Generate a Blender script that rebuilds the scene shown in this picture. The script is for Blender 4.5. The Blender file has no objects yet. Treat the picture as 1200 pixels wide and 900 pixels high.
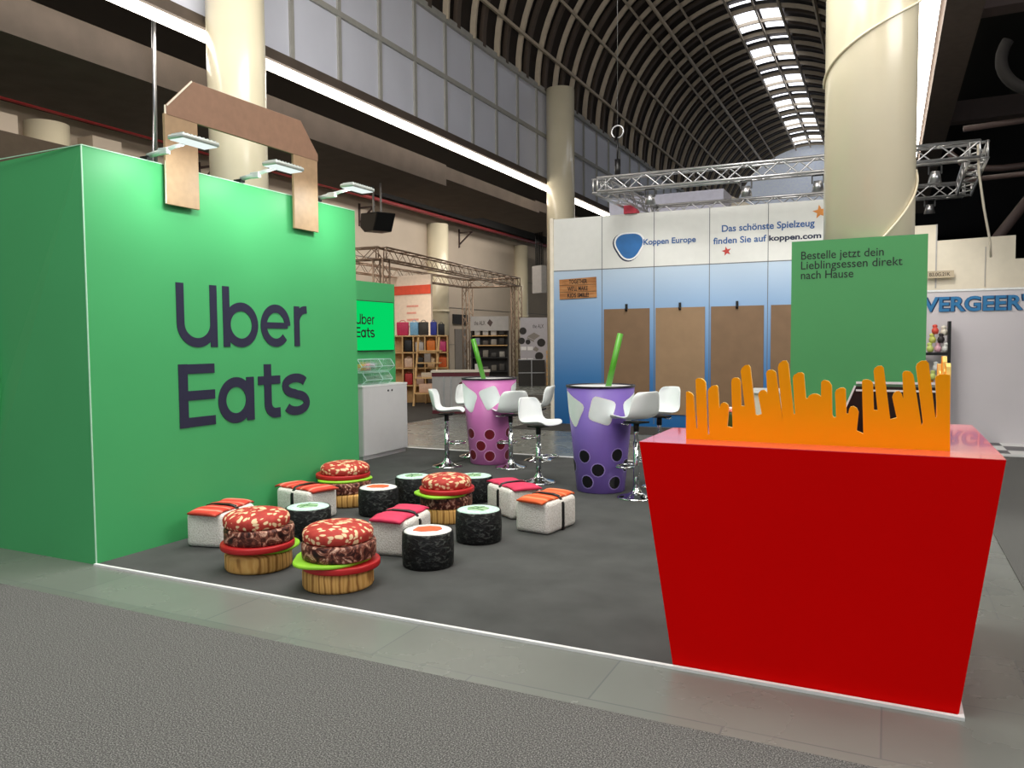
import bpy, bmesh, math, random
from mathutils import Vector, Matrix
R = math.radians
PI = math.pi
random.seed(7)
C = bpy.context.scene.collection
scene = bpy.context.scene

# ------------------------------------------------------------------ materials
def lin(h):
    h = h.lstrip('#')
    def f(c):
        c /= 255.0
        return c / 12.92 if c <= 0.04045 else ((c + 0.055) / 1.055) ** 2.4
    return tuple(f(int(h[i:i + 2], 16)) for i in (0, 2, 4)) + (1.0,)

MATS = {}
def base_mat(name):
    m = bpy.data.materials.new(name)
    m.use_nodes = True
    nt = m.node_tree
    return m, nt, nt.nodes['Principled BSDF']

def mat(name, col, rough=0.5, metal=0.0, var=0.06, scale=8.0, bump=0.0, bscale=120.0, emit=0.0, spec=0.5, coat=0.0, alpha=1.0, trans=0.0):
    """plain surface with a slight noise variation in tone and an optional fine bump"""
    if name in MATS:
        return MATS[name]
    m, nt, b = base_mat(name)
    N, L = nt.nodes, nt.links
    c = lin(col)
    tc = N.new('ShaderNodeTexCoord')
    n = N.new('ShaderNodeTexNoise')
    n.inputs['Scale'].default_value = scale
    n.inputs['Detail'].default_value = 4
    L.new(tc.outputs['Object'], n.inputs['Vector'])
    r = N.new('ShaderNodeValToRGB')
    r.color_ramp.elements[0].position = 0.3
    r.color_ramp.elements[1].position = 0.7
    r.color_ramp.elements[0].color = tuple(x * (1 - var) for x in c[:3]) + (1,)
    r.color_ramp.elements[1].color = tuple(min(1, x * (1 + var)) for x in c[:3]) + (1,)
    L.new(n.outputs['Fac'], r.inputs['Fac'])
    L.new(r.outputs['Color'], b.inputs['Base Color'])
    b.inputs['Roughness'].default_value = rough
    b.inputs['Metallic'].default_value = metal
    b.inputs['Specular IOR Level'].default_value = spec
    b.inputs['Coat Weight'].default_value = coat
    b.inputs['Alpha'].default_value = alpha
    b.inputs['Transmission Weight'].default_value = trans
    if emit:
        L.new(r.outputs['Color'], b.inputs['Emission Color'])
        b.inputs['Emission Strength'].default_value = emit
    if bump:
        n2 = N.new('ShaderNodeTexNoise')
        n2.inputs['Scale'].default_value = bscale
        n2.inputs['Detail'].default_value = 5
        L.new(tc.outputs['Object'], n2.inputs['Vector'])
        bp = N.new('ShaderNodeBump')
        bp.inputs['Strength'].default_value = bump
        bp.inputs['Distance'].default_value = 0.01
        L.new(n2.outputs['Fac'], bp.inputs['Height'])
        L.new(bp.outputs['Normal'], b.inputs['Normal'])
    MATS[name] = m
    return m

def speckle(name, stops, scale, rough=0.9, detail=2, bump=0.3, vscale=(1, 1, 1), dist=0.0, kind='noise', spec=0.3, nrough=0.5):
    """colour from a noise/voronoi/wave texture through a ramp; stops = [(pos, hex), ...]"""
    if name in MATS:
        return MATS[name]
    m, nt, b = base_mat(name)
    N, L = nt.nodes, nt.links
    tc = N.new('ShaderNodeTexCoord')
    mp = N.new('ShaderNodeMapping')
    mp.inputs['Scale'].default_value = vscale
    L.new(tc.outputs['Object'], mp.inputs['Vector'])
    vec = mp.outputs['Vector']
    if kind == 'noise':
        t = N.new('ShaderNodeTexNoise'); t.inputs['Scale'].default_value = scale; t.inputs['Detail'].default_value = detail
        t.inputs['Distortion'].default_value = dist; t.inputs['Roughness'].default_value = nrough
        fac = t.outputs['Fac']
    elif kind == 'voronoi':
        if dist:
            nn = N.new('ShaderNodeTexNoise'); nn.inputs['Scale'].default_value = scale * 0.35
            L.new(vec, nn.inputs['Vector'])
            vm = N.new('ShaderNodeVectorMath'); vm.operation = 'MULTIPLY_ADD'
            L.new(nn.outputs['Color'], vm.inputs[0]); vm.inputs[1].default_value = (dist,) * 3
            L.new(vec, vm.inputs[2]); vec = vm.outputs['Vector']
        t = N.new('ShaderNodeTexVoronoi'); t.inputs['Scale'].default_value = scale
        fac = t.outputs['Distance']
    else:
        t = N.new('ShaderNodeTexWave'); t.inputs['Scale'].default_value = scale
        t.inputs['Distortion'].default_value = dist; t.inputs['Detail'].default_value = detail; t.inputs['Detail Scale'].default_value = 1.5
        fac = t.outputs['Fac']
    L.new(vec, t.inputs['Vector'])
    r = N.new('ShaderNodeValToRGB')
    el = r.color_ramp.elements
    while len(el) < len(stops):
        el.new(0.5)
    for e, (p, h) in zip(el, stops):
        e.position = p; e.color = lin(h)
    L.new(fac, r.inputs['Fac']); L.new(r.outputs['Color'], b.inputs['Base Color'])
    b.inputs['Roughness'].default_value = rough
    b.inputs['Specular IOR Level'].default_value = spec
    if bump:
        bp = N.new('ShaderNodeBump'); bp.inputs['Strength'].default_value = bump; bp.inputs['Distance'].default_value = 0.01
        L.new(fac, bp.inputs['Height']); L.new(bp.outputs['Normal'], b.inputs['Normal'])
    MATS[name] = m
    return m

def emission(name, col, strength):
    if name in MATS:
        return MATS[name]
    m = bpy.data.materials.new(name); m.use_nodes = True
    nt = m.node_tree; nt.nodes.clear()
    e = nt.nodes.new('ShaderNodeEmission'); e.inputs['Color'].default_value = lin(col); e.inputs['Strength'].default_value = strength
    o = nt.nodes.new('ShaderNodeOutputMaterial'); nt.links.new(e.outputs[0], o.inputs[0])
    MATS[name] = m
    return m

def gradient_z(name, stops, z0, z1, rough=0.35):
    m, nt, b = base_mat(name)
    N, L = nt.nodes, nt.links
    g = N.new('ShaderNodeNewGeometry'); s = N.new('ShaderNodeSeparateXYZ'); L.new(g.outputs['Position'], s.inputs[0])
    mr = N.new('ShaderNodeMapRange'); mr.inputs['From Min'].default_value = z0; mr.inputs['From Max'].default_value = z1
    L.new(s.outputs['Z'], mr.inputs['Value'])
    r = N.new('ShaderNodeValToRGB'); el = r.color_ramp.elements
    while len(el) < len(stops): el.new(0.5)
    for e, (p, h) in zip(el, stops): e.position = p; e.color = lin(h)
    L.new(mr.outputs[0], r.inputs['Fac']); L.new(r.outputs['Color'], b.inputs['Base Color'])
    b.inputs['Roughness'].default_value = rough
    return m

def slab_mat():
    """polished grey-green stone slabs with faint joints and scuffs"""
    m, nt, b = base_mat('polished_slab')
    N, L = nt.nodes, nt.links
    tc = N.new('ShaderNodeTexCoord')
    br = N.new('ShaderNodeTexBrick')
    br.offset = 0.5
    br.inputs['Color1'].default_value = lin('#6e716c'); br.inputs['Color2'].default_value = lin('#787c76'); br.inputs['Mortar'].default_value = lin('#666b69')
    br.inputs['Scale'].default_value = 1.0; br.inputs['Mortar Size'].default_value = 0.004
    br.inputs['Brick Width'].default_value = 1.15; br.inputs['Row Height'].default_value = 0.62
    L.new(tc.outputs['Object'], br.inputs['Vector'])
    n = N.new('ShaderNodeTexNoise'); n.inputs['Scale'].default_value = 1.6; n.inputs['Detail'].default_value = 6; n.inputs['Distortion'].default_value = 0.25
    L.new(tc.outputs['Object'], n.inputs['Vector'])
    mx = N.new('ShaderNodeMix'); mx.data_type = 'RGBA'; mx.blend_type = 'OVERLAY'; mx.inputs[0].default_value = 0.13
    L.new(br.outputs['Color'], mx.inputs[6]); L.new(n.outputs['Fac'], mx.inputs[7])
    L.new(mx.outputs[2], b.inputs['Base Color'])
    mr = N.new('ShaderNodeMapRange'); mr.inputs['To Min'].default_value = 0.2; mr.inputs['To Max'].default_value = 0.34
    L.new(n.outputs['Fac'], mr.inputs['Value']); L.new(mr.outputs[0], b.inputs['Roughness'])
    return m

def checker_mat():
    m, nt, b = base_mat('checker_tiles')
    N, L = nt.nodes, nt.links
    tc = N.new('ShaderNodeTexCoord'); ck = N.new('ShaderNodeTexChecker')
    ck.inputs['Scale'].default_value = 2.0; ck.inputs['Color1'].default_value = lin('#e4e4e2'); ck.inputs['Color2'].default_value = lin('#15151a')
    L.new(tc.outputs['Object'], ck.inputs['Vector']); L.new(ck.outputs['Color'], b.inputs['Base Color'])
    b.inputs['Roughness'].default_value = 0.3
    return m

M = {}
M['slab'] = slab_mat()
M['checker'] = checker_mat()
M['aisle_carpet'] = speckle('aisle_carpet_mat', [(0.3, '#30302f'), (0.5, '#5b5b59'), (0.7, '#92928f')], 170, 1.0, 2, 0.5)
M['booth_carpet'] = mat('booth_carpet_mat', '#4b4c4b', 0.85, var=0.16, scale=3.0, bump=0.25, bscale=260, spec=0.25)
M['dark_carpet'] = mat('dark_carpet_mat', '#3c3833', 0.9, var=0.12, scale=4)
M['white_trim'] = mat('white_trim_mat', '#e8e9e8', 0.45)
M['green'] = mat('green_laminate', '#4aab69', 0.45, var=0.03, scale=1.2, spec=0.35)
M['green_edge'] = mat('pale_green_edge', '#b9e6c8', 0.5)
M['navy'] = mat('navy_vinyl', '#2a2942', 0.42)
M['mdf'] = mat('brown_mdf', '#8b6a55', 0.55, var=0.08, scale=14)
M['mdf_leg'] = mat('tan_mdf', '#a18566', 0.5, var=0.08, scale=18)
M['cream_edge'] = mat('cream_edge', '#efe6d4', 0.5)
M['lamp_grey'] = mat('lamp_grey', '#c9d2ce', 0.35, 0.3)
M['lamp_glow'] = emission('lamp_glow', '#e6f2ee', 1.1)
M['black'] = mat('black_plastic', '#0e0e10', 0.4)
M['steel'] = mat('steel', '#b9b9bb', 0.3, 0.9)
M['alu'] = mat('aluminium', '#cfcfd0', 0.32, 0.85)
M['alu_warm'] = mat('aluminium_warm', '#a58f7c', 0.4, 0.7)
M['chrome'] = mat('chrome', '#dfe3e4', 0.06, 1.0, var=0.01)
M['seat'] = mat('white_seat_plastic', '#eef3f2', 0.3, var=0.02)
M['red'] = mat('red_lacquer', '#dc0000', 0.45, var=0.04, scale=1.0, spec=0.05)
M['red_top'] = mat('red_gloss_reflection', '#f04c58', 0.09, var=0.02, spec=0.7, coat=0.6)  # pinker than the body: reflection of the pale wall put into the colour
M['fry'] = mat('fry_yellow', '#ffa600', 0.5, var=0.03, scale=2, spec=0.15)
M['fry_edge'] = mat('fry_edge', '#ffd877', 0.5)
M['bun'] = speckle('sesame_bun', [(0.0, '#f3d9b0'), (0.36, '#efcfa2'), (0.42, '#bb4238'), (1.0, '#a8322c')], 18, 0.65, kind='voronoi', bump=0.1, vscale=(1, 1.75, 1.5), dist=0.14)
M['patty'] = speckle('patty_print', [(0.33, '#180a09'), (0.46, '#4a211b'), (0.55, '#8a5040'), (0.63, '#d9b09a')], 14, 0.45, 6, 0.2, dist=1.8, nrough=0.62)
M['tomato'] = mat('tomato_red', '#b3161a', 0.5, var=0.08, scale=6)
M['lettuce'] = mat('lettuce_green', '#93cf2f', 0.5, var=0.08, scale=6)
M['bread'] = speckle('wood_print', [(0.0, '#9a6a34'), (0.22, '#d6a35a'), (0.75, '#e2b56c'), (1.0, '#d09b52')], 7, 0.6, 3, 0.05, dist=3.5, kind='wave', vscale=(1, 1, 0.35))
M['nori'] = speckle('nori', [(0.35, '#0b0c0d'), (0.55, '#1b1d1e'), (0.68, '#4e524f')], 26, 0.55, 5, 1.0, dist=0.8, vscale=(1, 1, 1.8))
M['rice_top'] = speckle('rice_top', [(0.3, '#cfcdc8'), (0.6, '#efefec')], 60, 0.9, 3, 0.3)
M['rice_mint'] = speckle('rice_mint', [(0.3, '#afd2c4'), (0.6, '#cfe9de')], 50, 0.9, 3, 0.2)
M['rice_fleece'] = speckle('rice_fleece', [(0.25, '#cfc9be'), (0.6, '#efece6')], 90, 1.0, 4, 0.8)
M['salmon_fill'] = mat('salmon_fill', '#e8663c', 0.6, var=0.12, scale=16)
M['cucumber'] = mat('cucumber_fill', '#a5c79a', 0.6, var=0.15, scale=22)
M['cucumber_dark'] = mat('cucumber_skin', '#4a7a54', 0.6)
M['salmon'] = speckle('salmon_stripes', [(0.0, '#ee9480'), (0.25, '#d9513e'), (1.0, '#cb4133')], 3.2, 0.7, 2, 0.0, dist=2.0, kind='wave')
M['salmon_orange'] = speckle('salmon_orange', [(0.0, '#f29c70'), (0.25, '#ea6a3c'), (1.0, '#e45d30')], 3.2, 0.7, 2, 0.0, dist=2.0, kind='wave')
M['tuna'] = mat('tuna_pink', '#d8335a', 0.7, var=0.12, scale=8)
M['cup_pink'] = mat('cup_pink', '#c26fae', 0.4, var=0.03, scale=3)
M['cup_purple'] = mat('cup_purple', '#7259aa', 0.4, var=0.03, scale=3)
M['rim_black'] = mat('rim_black', '#17121f', 0.4)
M['table_white'] = mat('table_white', '#eceeee', 0.35)
M['ice'] = mat('ice_white', '#f2fbfb', 0.4, var=0.02)
M['ice_line'] = mat('ice_outline', '#f7f7fa', 0.4)
M['pearl_red'] = mat('pearl_red', '#6d0d1d', 0.4)
M['pearl_black'] = mat('pearl_black', '#0c0910', 0.4)
M['pearl_pink_line'] = mat('pearl_pink_line', '#e3a3d3', 0.4)
M['pearl_lilac_line'] = mat('pearl_lilac_line', '#a08bd0', 0.4)
M['straw'] = mat('straw_green', '#4f9c26', 0.35)
M['white_lam'] = mat('white_laminate', '#d5d5d6', 0.4, var=0.02)
M['screen'] = emission('screen_green', '#05d867', 0.95)
M['screen_text'] = mat('screen_text', '#06251a', 0.6)
M['acrylic'] = mat('clear_acrylic', '#e9f7f4', 0.06, trans=0.85, alpha=0.45, var=0.01)
M['acrylic_edge'] = mat('acrylic_edge', '#c9ece4', 0.2, alpha=0.9)
M['column'] = mat('column_cream', '#e6dcc0', 0.25, var=0.05, scale=1.0, spec=0.6, coat=0.15)
M['wall_beige'] = mat('wall_beige', '#cdbfae', 0.8, var=0.05, scale=0.8)
M['concrete'] = mat('soffit_concrete', '#534840', 0.85, var=0.14, scale=2.5, bump=0.15, bscale=30)
M['soffit_under'] = mat('soffit_under', '#5a4c40', 0.85, var=0.1, scale=1.2)
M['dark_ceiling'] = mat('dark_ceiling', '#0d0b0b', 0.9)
M['aisle_ceiling'] = mat('aisle_ceiling', '#191513', 0.9)
M['vault'] = mat('vault_dark', '#2b231f', 0.8, var=0.2, scale=2.0)
M['rib'] = mat('vault_rib', '#c4b6a2', 0.6)
M['rib_dark'] = mat('vault_rib_brown', '#54483f', 0.7)
M['window_pane'] = mat('pale_pane', '#d9dcea', 0.35, var=0.03, scale=1.0)
M['mullion'] = mat('mullion_grey', '#a5a49f', 0.5)
M['strip'] = emission('strip_light', '#fff6e8', 9.0)
M['skylight'] = emission('skylight_glow', '#f4f7ff', 2.6)
M['red_pipe'] = mat('red_pipe', '#8a1f22', 0.5)
M['pipe_dark'] = mat('pipe_brown', '#4a3b38', 0.6)
M['kop_white'] = mat('panel_white', '#dfe0dc', 0.4, var=0.02)
M['kop_blue'] = gradient_z('panel_blue_gradient', [(0.0, '#1d5f9c'), (0.3, '#4079b4'), (0.75, '#8fb0d6'), (1.0, '#bccfe2')], 0.0, 2.93)
M['kop_seam'] = mat('panel_seam', '#6b6f74', 0.5)
M['brown_board'] = mat('hardboard', '#7d6248', 0.6, var=0.07, scale=4)
M['brown_board_light'] = mat('hardboard_light', '#94785a', 0.6, var=0.07, scale=4)
M['text_blue'] = mat('text_blue', '#2c5c9a', 0.5)
M['text_navy'] = mat('text_navy', '#1b2444', 0.5)
M['logo_blue'] = mat('logo_blue', '#1f6bb0', 0.5, var=0.15, scale=4)
M['logo_white'] = mat('logo_white', '#f3f5f6', 0.5)
M['star_red'] = mat('star_red', '#c0352c', 0.5)
M['star_orange'] = mat('star_orange', '#d98a3a', 0.5)
M['wood_sign'] = speckle('wood_sign_mat', [(0.2, '#7a4a2a'), (0.5, '#b17a4b'), (0.8, '#c99a68')], 3, 0.7, 5, 0.1, vscale=(1, 1, 7), dist=0.6)
M['sign_ink'] = mat('sign_ink', '#20120b', 0.7)
M['panel_green'] = mat('panel_green', '#4d9a5c', 0.5, var=0.03, scale=1)
M['panel_ink'] = mat('panel_ink', '#1c2422', 0.5)
M['lilac_wall'] = mat('lilac_wall', '#cfcfe0', 0.6)
M['cream_wall'] = mat('cream_wall', '#ded5c2', 0.7, var=0.03)
M['white_wall'] = mat('white_wall', '#d2ccd0', 0.5, var=0.03, scale=1.2)
M['letter_blue'] = mat('letter_blue', '#2f78ad', 0.4)
M['letter_navy'] = mat('letter_navy', '#1c3a66', 0.4)
M['pine'] = mat('pine', '#d9b077', 0.6, var=0.1, scale=9)
M['peach_wall'] = mat('peach_wall', '#eddccb', 0.7)
M['coral'] = mat('coral_band', '#e0563e', 0.6)
M['maroon'] = mat('maroon', '#5e1a26', 0.5)
M['grey_panel'] = mat('grey_panel', '#aaa7a5', 0.5)
M['grey_door'] = mat('grey_door', '#8d8781', 0.6)
M['dark_display'] = mat('dark_display', '#26221f', 0.5, var=0.4, scale=30)
M['poster_grey'] = mat('poster_grey', '#b9b6bd', 0.5, var=0.03)
M['paper'] = mat('paper_white', '#f1f1f1', 0.7)
def colmat(h, r=0.55): return mat('colour_' + h.strip('#'), h, r, var=0.1, scale=25)

# ------------------------------------------------------------------ mesh helpers
class MB:
    def __init__(s): s.v = []; s.f = []; s.sm = []
    def add(s, vs, fs, smooth=False):
        o = len(s.v); s.v += [tuple(p) for p in vs]
        s.f += [tuple(i + o for i in f) for f in fs]; s.sm += [smooth] * len(fs)
    def box(s, x0, y0, z0, x1, y1, z1):
        vs = [(x, y, z) for x in (x0, x1) for y in (y0, y1) for z in (z0, z1)]
        s.add(vs, [(0, 1, 3, 2), (4, 6, 7, 5), (0, 4, 5, 1), (2, 3, 7, 6), (0, 2, 6, 4), (1, 5, 7, 3)])
    def bar(s, a, b, w, h=None, up=(0, 0, 1)):
        """rectangular bar between two points"""
        h = w if h is None else h
        a, b = Vector(a), Vector(b); d = (b - a).normalized(); u = Vector(up)
        if abs(d.dot(u)) > 0.98: u = Vector((0, 1, 0))
        x = d.cross(u).normalized() * w / 2; z = x.cross(d).normalized() * h / 2
        vs = [p + sx * x + sz * z for p in (a, b) for sx, sz in ((-1, -1), (1, -1), (1, 1), (-1, 1))]
        s.add(vs, [(0, 3, 2, 1), (4, 5, 6, 7), (0, 1, 5, 4), (1, 2, 6, 5), (2, 3, 7, 6), (3, 0, 4, 7)])
    def tube(s, pts, r, n=8, caps=True, closed=False):
        pts = [Vector(p) for p in pts]; k = len(pts); rr = r if isinstance(r, (list, tuple)) else [r] * k
        vs = []; ref = None
        for i, p in enumerate(pts):
            if closed: d = pts[(i + 1) % k] - pts[i - 1]
            else: d = pts[min(i + 1, k - 1)] - pts[max(i - 1, 0)]
            d.normalize()
            if ref is None: ref = Vector((0, 0, 1)) if abs(d.z) < 0.9 else Vector((1, 0, 0))
            x = d.cross(ref).normalized(); y = x.cross(d).normalized(); ref = y
            vs += [p + rr[i] * (math.cos(2 * PI * j / n) * x + math.sin(2 * PI * j / n) * y) for j in range(n)]
        fs = []
        for i in range(k if closed else k - 1):
            a, b = i * n, ((i + 1) % k) * n
            fs += [(a + j, a + (j + 1) % n, b + (j + 1) % n, b + j) for j in range(n)]
        if caps and not closed: fs += [tuple(range(n))[::-1], tuple((k - 1) * n + j for j in range(n))]
        s.add(vs, fs, True)
    def lathe(s, prof, n=48, c=(0, 0, 0), wob=None):
        """profile [(r,z)...] turned round z"""
        k = len(prof); vs = []
        for i, (r, z) in enumerate(prof):
            for j in range(n):
                a = 2 * PI * j / n; q = r * (wob(a, i) if wob else 1)
                vs.append((c[0] + q * math.cos(a), c[1] + q * math.sin(a), c[2] + z))
        fs = [(i * n + j, i * n + (j + 1) % n, (i + 1) * n + (j + 1) % n, (i + 1) * n + j) for i in range(k - 1) for j in range(n)]
        if prof[0][0] > 1e-5: fs.append(tuple(range(n))[::-1])
        if prof[-1][0] > 1e-5: fs.append(tuple((k - 1) * n + j for j in range(n)))
        s.add(vs, fs, True)
    def prism(s, poly, fn, t0, t1):
        """2D polygon pushed through depth t0..t1; fn(u,v,t) -> point"""
        n = len(poly)
        vs = [fn(u, v, t0) for u, v in poly] + [fn(u, v, t1) for u, v in poly]
        s.add(vs, [tuple(range(n))[::-1], tuple(range(n, 2 * n))] + [(i, (i + 1) % n, n + (i + 1) % n, n + i) for i in range(n)])
    def stroke(s, pts, w, fn, t0, t1, closed=False):
        """flat ribbon of width w along a 2D polyline, extruded"""
        P = [Vector(p) for p in pts]; k = len(P); Lh = []; Rh = []
        ws = w if isinstance(w, (list, tuple)) else [w] * k
        for i in range(k):
            a = P[i - 1] if (closed or i > 0) else P[i]; b = P[(i + 1) % k] if (closed or i < k - 1) else P[i]
            d1 = (P[i] - a).normalized() if (P[i] - a).length > 1e-9 else (b - P[i]).normalized()
            d2 = (b - P[i]).normalized() if (b - P[i]).length > 1e-9 else d1
            n1 = Vector((-d1.y, d1.x)); n2 = Vector((-d2.y, d2.x)); m = (n1 + n2).normalized(); c = max(0.4, m.dot(n1))
            Lh.append(P[i] + m * ws[i] / 2 / c); Rh.append(P[i] - m * ws[i] / 2 / c)
        for i in range(k if closed else k - 1):
            j = (i + 1) % k
            s.prism([Rh[i], Rh[j], Lh[j], Lh[i]], fn, t0, t1)
    def build(s, name, m, parent=None, bevel=0.0, sub=0, fix=True):
        me = bpy.data.meshes.new(name); me.from_pydata(s.v, [], s.f)
        for p, q in zip(me.polygons, s.sm): p.use_smooth = q
        if fix:
            bm = bmesh.new(); bm.from_mesh(me); bmesh.ops.recalc_face_normals(bm, faces=bm.faces); bm.to_mesh(me); bm.free()
        me.materials.append(m)
        o = bpy.data.objects.new(name, me); C.objects.link(o)
        if parent is not None: o.parent = parent
        if bevel:
            b = o.modifiers.new('edge', 'BEVEL'); b.width = bevel; b.segments = 2; b.limit_method = 'ANGLE'
        if sub:
            q = o.modifiers.new('round', 'SUBSURF'); q.levels = sub; q.render_levels = sub
        return o

def tag(o, label=None, cat=None, group=None, kind=None):
    if label: o['label'] = label
    if cat: o['category'] = cat
    if group: o['group'] = group
    if kind: o['kind'] = kind
    return o
def empty(name, loc, rz=0.0, label=None, cat=None, group=None):
    o = bpy.data.objects.new(name, None); o.empty_display_size = 0.1; C.objects.link(o)
    o.location = loc; o.rotation_euler = (0, 0, rz)
    return tag(o, label, cat, group)
def struct(mb, name, m, parent=None, **k):
    o = mb.build(name, m, parent, **k); o['kind'] = 'structure'; return o
def bx(*a):
    m = MB(); m.box(*a); return m
def rbox(x0, y0, z0, x1, y1, z1, r, seg=3):
    bm = bmesh.new(); bmesh.ops.create_cube(bm, size=1.0)
    for v in bm.verts:
        v.co = Vector(((x0 + x1) / 2 + v.co.x * (x1 - x0), (y0 + y1) / 2 + v.co.y * (y1 - y0), (z0 + z1) / 2 + v.co.z * (z1 - z0)))
    bmesh.ops.bevel(bm, geom=list(bm.edges), offset=r, segments=seg, profile=0.5, affect='EDGES')
    mb = MB(); bm.verts.ensure_lookup_table()
    mb.add([tuple(v.co) for v in bm.verts], [tuple(v.index for v in f.verts) for f in bm.faces], True); bm.free()
    return mb
def obj_from_mesh(name, me, parent=None):
    o = bpy.data.objects.new(name, me); C.objects.link(o)
    if parent is not None: o.parent = parent
    return o
def text(s, w, h, fn, bold=0.0, depth=0.002, base=True):
    """lettering fitted to w x h; fn(u, v, t) -> point. Returns an MB"""
    cu = bpy.data.curves.new('lettering', 'FONT'); cu.body = s; cu.offset = bold; cu.resolution_u = 4
    o = bpy.data.objects.new('lettering', cu); C.objects.link(o)
    dg = bpy.context.evaluated_depsgraph_get(); me = bpy.data.meshes.new_from_object(o.evaluated_get(dg))
    bpy.data.objects.remove(o); bpy.data.curves.remove(cu)
    xs = [v.co.x for v in me.vertices]; ys = [v.co.y for v in me.vertices]
    x0, x1, y0, y1 = min(xs), max(xs), min(ys), max(ys)
    sx = w / (x1 - x0); sy = h / (y1 - y0) if h else sx
    mb = MB(); mb.add([fn((v.co.x - x0) * sx, (v.co.y - y0) * sy, depth) for v in me.vertices], [tuple(p.vertices) for p in me.polygons])
    bpy.data.meshes.remove(me)
    return mb

def arc(cx, cy, rx, ry, a0, a1, n=16):
    return [(cx + rx * math.cos(R(a0 + (a1 - a0) * i / n)), cy + ry * math.sin(R(a0 + (a1 - a0) * i / n))) for i in range(n + 1)]
def uber_eats(mb, fn, t0, t1):
    """the two-line logotype; coordinates in metres measured from the left edge of the U and the baseline of the second line (wall size)"""
    st = mb.stroke; cnt = [0]
    class Q:
        def stroke(self, *a, **k):
            a = list(a); cnt[0] += 1; a[4] = a[3] + (a[4] - a[3]) * (.55 + .45 * cnt[0] / 20.0); st(*a, **k)
    mb = Q()
    # first line, baseline 0.645, cap height 1.157
    b = 0.645; w = .075; h = w / 2
    mb.stroke([(h, b + .51), (h, b + .19)] + arc(.205, b + .19, .205 - h, .19 - h + .002, 180, 360, 20) + [(.41 - h, b + .51)], w, fn, t0, t1)
    mb.stroke([(.41 - h, b + .3), (.41 - h, b)], w, fn, t0, t1)
    mb.stroke([(.472 + h, b + .51), (.472 + h, b)], w, fn, t0, t1)
    mb.stroke(arc(.677, b + .188, .197 - h, .193 - h, 0, 352.5, 40), w, fn, t0, t1, closed=True)
    mb.stroke([(.95, b + .19), (1.25, b + .19)], .055, fn, t0, t1)
    mb.stroke(arc(1.096, b + .188, .19 - h, .193 - h, 0, 318, 34), w, fn, t0, t1)
    mb.stroke([(1.338 + h, b + .375), (1.338 + h, b)], w, fn, t0, t1)
    mb.stroke(arc(1.49, b + .205, .117, .14, 180, 95, 10) + [(1.516, b + .347)], w * .95, fn, t0, t1)
    # second line, baseline 0
    w = .09; h = w / 2
    mb.stroke([(h, 0), (h, .51)], w, fn, t0, t1)
    for y in (h * .9, .255, .51 - h * .9): mb.stroke([(h, y), (.365, y)], w * .86, fn, t0, t1)
    mb.stroke(arc(.595, .187, .20 - h, .2 - h, 0, 352.5, 40), w * .95, fn, t0, t1, closed=True)
    mb.stroke([(.805 - h, .38), (.805 - h, 0)], w, fn, t0, t1)
    mb.stroke([(.855, .34), (1.135, .34)], w * .85, fn, t0, t1)
    mb.stroke([(.93 + h, .485), (.93 + h, .13)] + arc(1.07, .13, .095, .092, 180, 265, 8) + [(1.13, .04)], w, fn, t0, t1)
    mb.stroke(arc(1.34, .278, .14, .068, 25, 180, 12) + arc(1.34, .278, .14, .078, 195, 262, 6) + arc(1.35, .104, .14, .082, 85, -10, 8) + arc(1.35, .104, .14, .07, -20, -158, 12), w * .92, fn, t0, t1)

# ------------------------------------------------------------------ camera
H = 1.55
cam_d = bpy.data.cameras.new('camera'); cam = bpy.data.objects.new('camera', cam_d); C.objects.link(cam)
cam_d.sensor_width = 36.0; cam_d.lens = 906.36 / 1200 * 36.0; cam_d.clip_end = 300
YAW, PITCH, ROLL = R(-25.92323636), R(3.02767131), R(-0.45568225)
fw = Vector((math.sin(YAW) * math.cos(PITCH), math.cos(YAW) * math.cos(PITCH), -math.sin(PITCH)))
rt = Vector((math.cos(YAW), -math.sin(YAW), 0)); upv = rt.cross(fw)
r2 = rt * math.cos(ROLL) + upv * math.sin(ROLL); u2 = -rt * math.sin(ROLL) + upv * math.cos(ROLL)
cam.matrix_world = Matrix(((r2.x, u2.x, -fw.x, 0), (r2.y, u2.y, -fw.y, 0), (r2.z, u2.z, -fw.z, H), (0, 0, 0, 1)))
scene.camera = cam

# ------------------------------------------------------------------ floor
struct(bx(-40, -10, -0.1, 16, 55, 0), 'floor', M['slab'])
def carpet(name, x0, y0, x1, y1, z, m, label):
    o = bx(x0, y0, 0.0005, x1, y1, z).build(name, m); tag(o, label, 'carpet'); return o
carpet('aisle_carpet', -12.4, -8, 13, 3.02, 0.006, M['aisle_carpet'], 'speckled grey aisle carpet along the front of the stand')
carpet('aisle_carpet', 0.78, 3.03, 13, 11.95, 0.006, M['aisle_carpet'], 'speckled grey carpet strip beside the red counter, running back to the checkered floor')
carpet('booth_carpet', -5.03, 3.58, 0.28, 9.62, 0.008, M['booth_carpet'], 'dark grey carpet of the stand under the food-shaped seats')
bpy.data.objects['booth_carpet'].data.transform(Matrix.Identity(4))
carpet('booth_carpet', -7.2, 6.66, -5.05, 9.62, 0.008, M['booth_carpet'], 'dark grey carpet in front of the white cabinet behind the tall green block')
carpet('neighbour_carpet', -12.5, 12.6, -8.45, 21, 0.006, M['dark_carpet'], 'dark brown carpet under the pine shelves of the far stand')
carpet('neighbour_carpet', -6.2, 12.55, 0.4, 13.66, 0.006, M['dark_carpet'], 'dark carpet strip along the foot of the blue gradient wall')
t = MB(); t.box(-5.03, 3.555, 0, 0.305, 3.578, 0.014); t.box(0.282, 3.578, 0, 0.305, 9.64, 0.014); t.box(-7.2, 9.625, 0, 0.305, 9.70, 0.01)
struct(t, 'trim_1', M['white_trim'])
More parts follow.
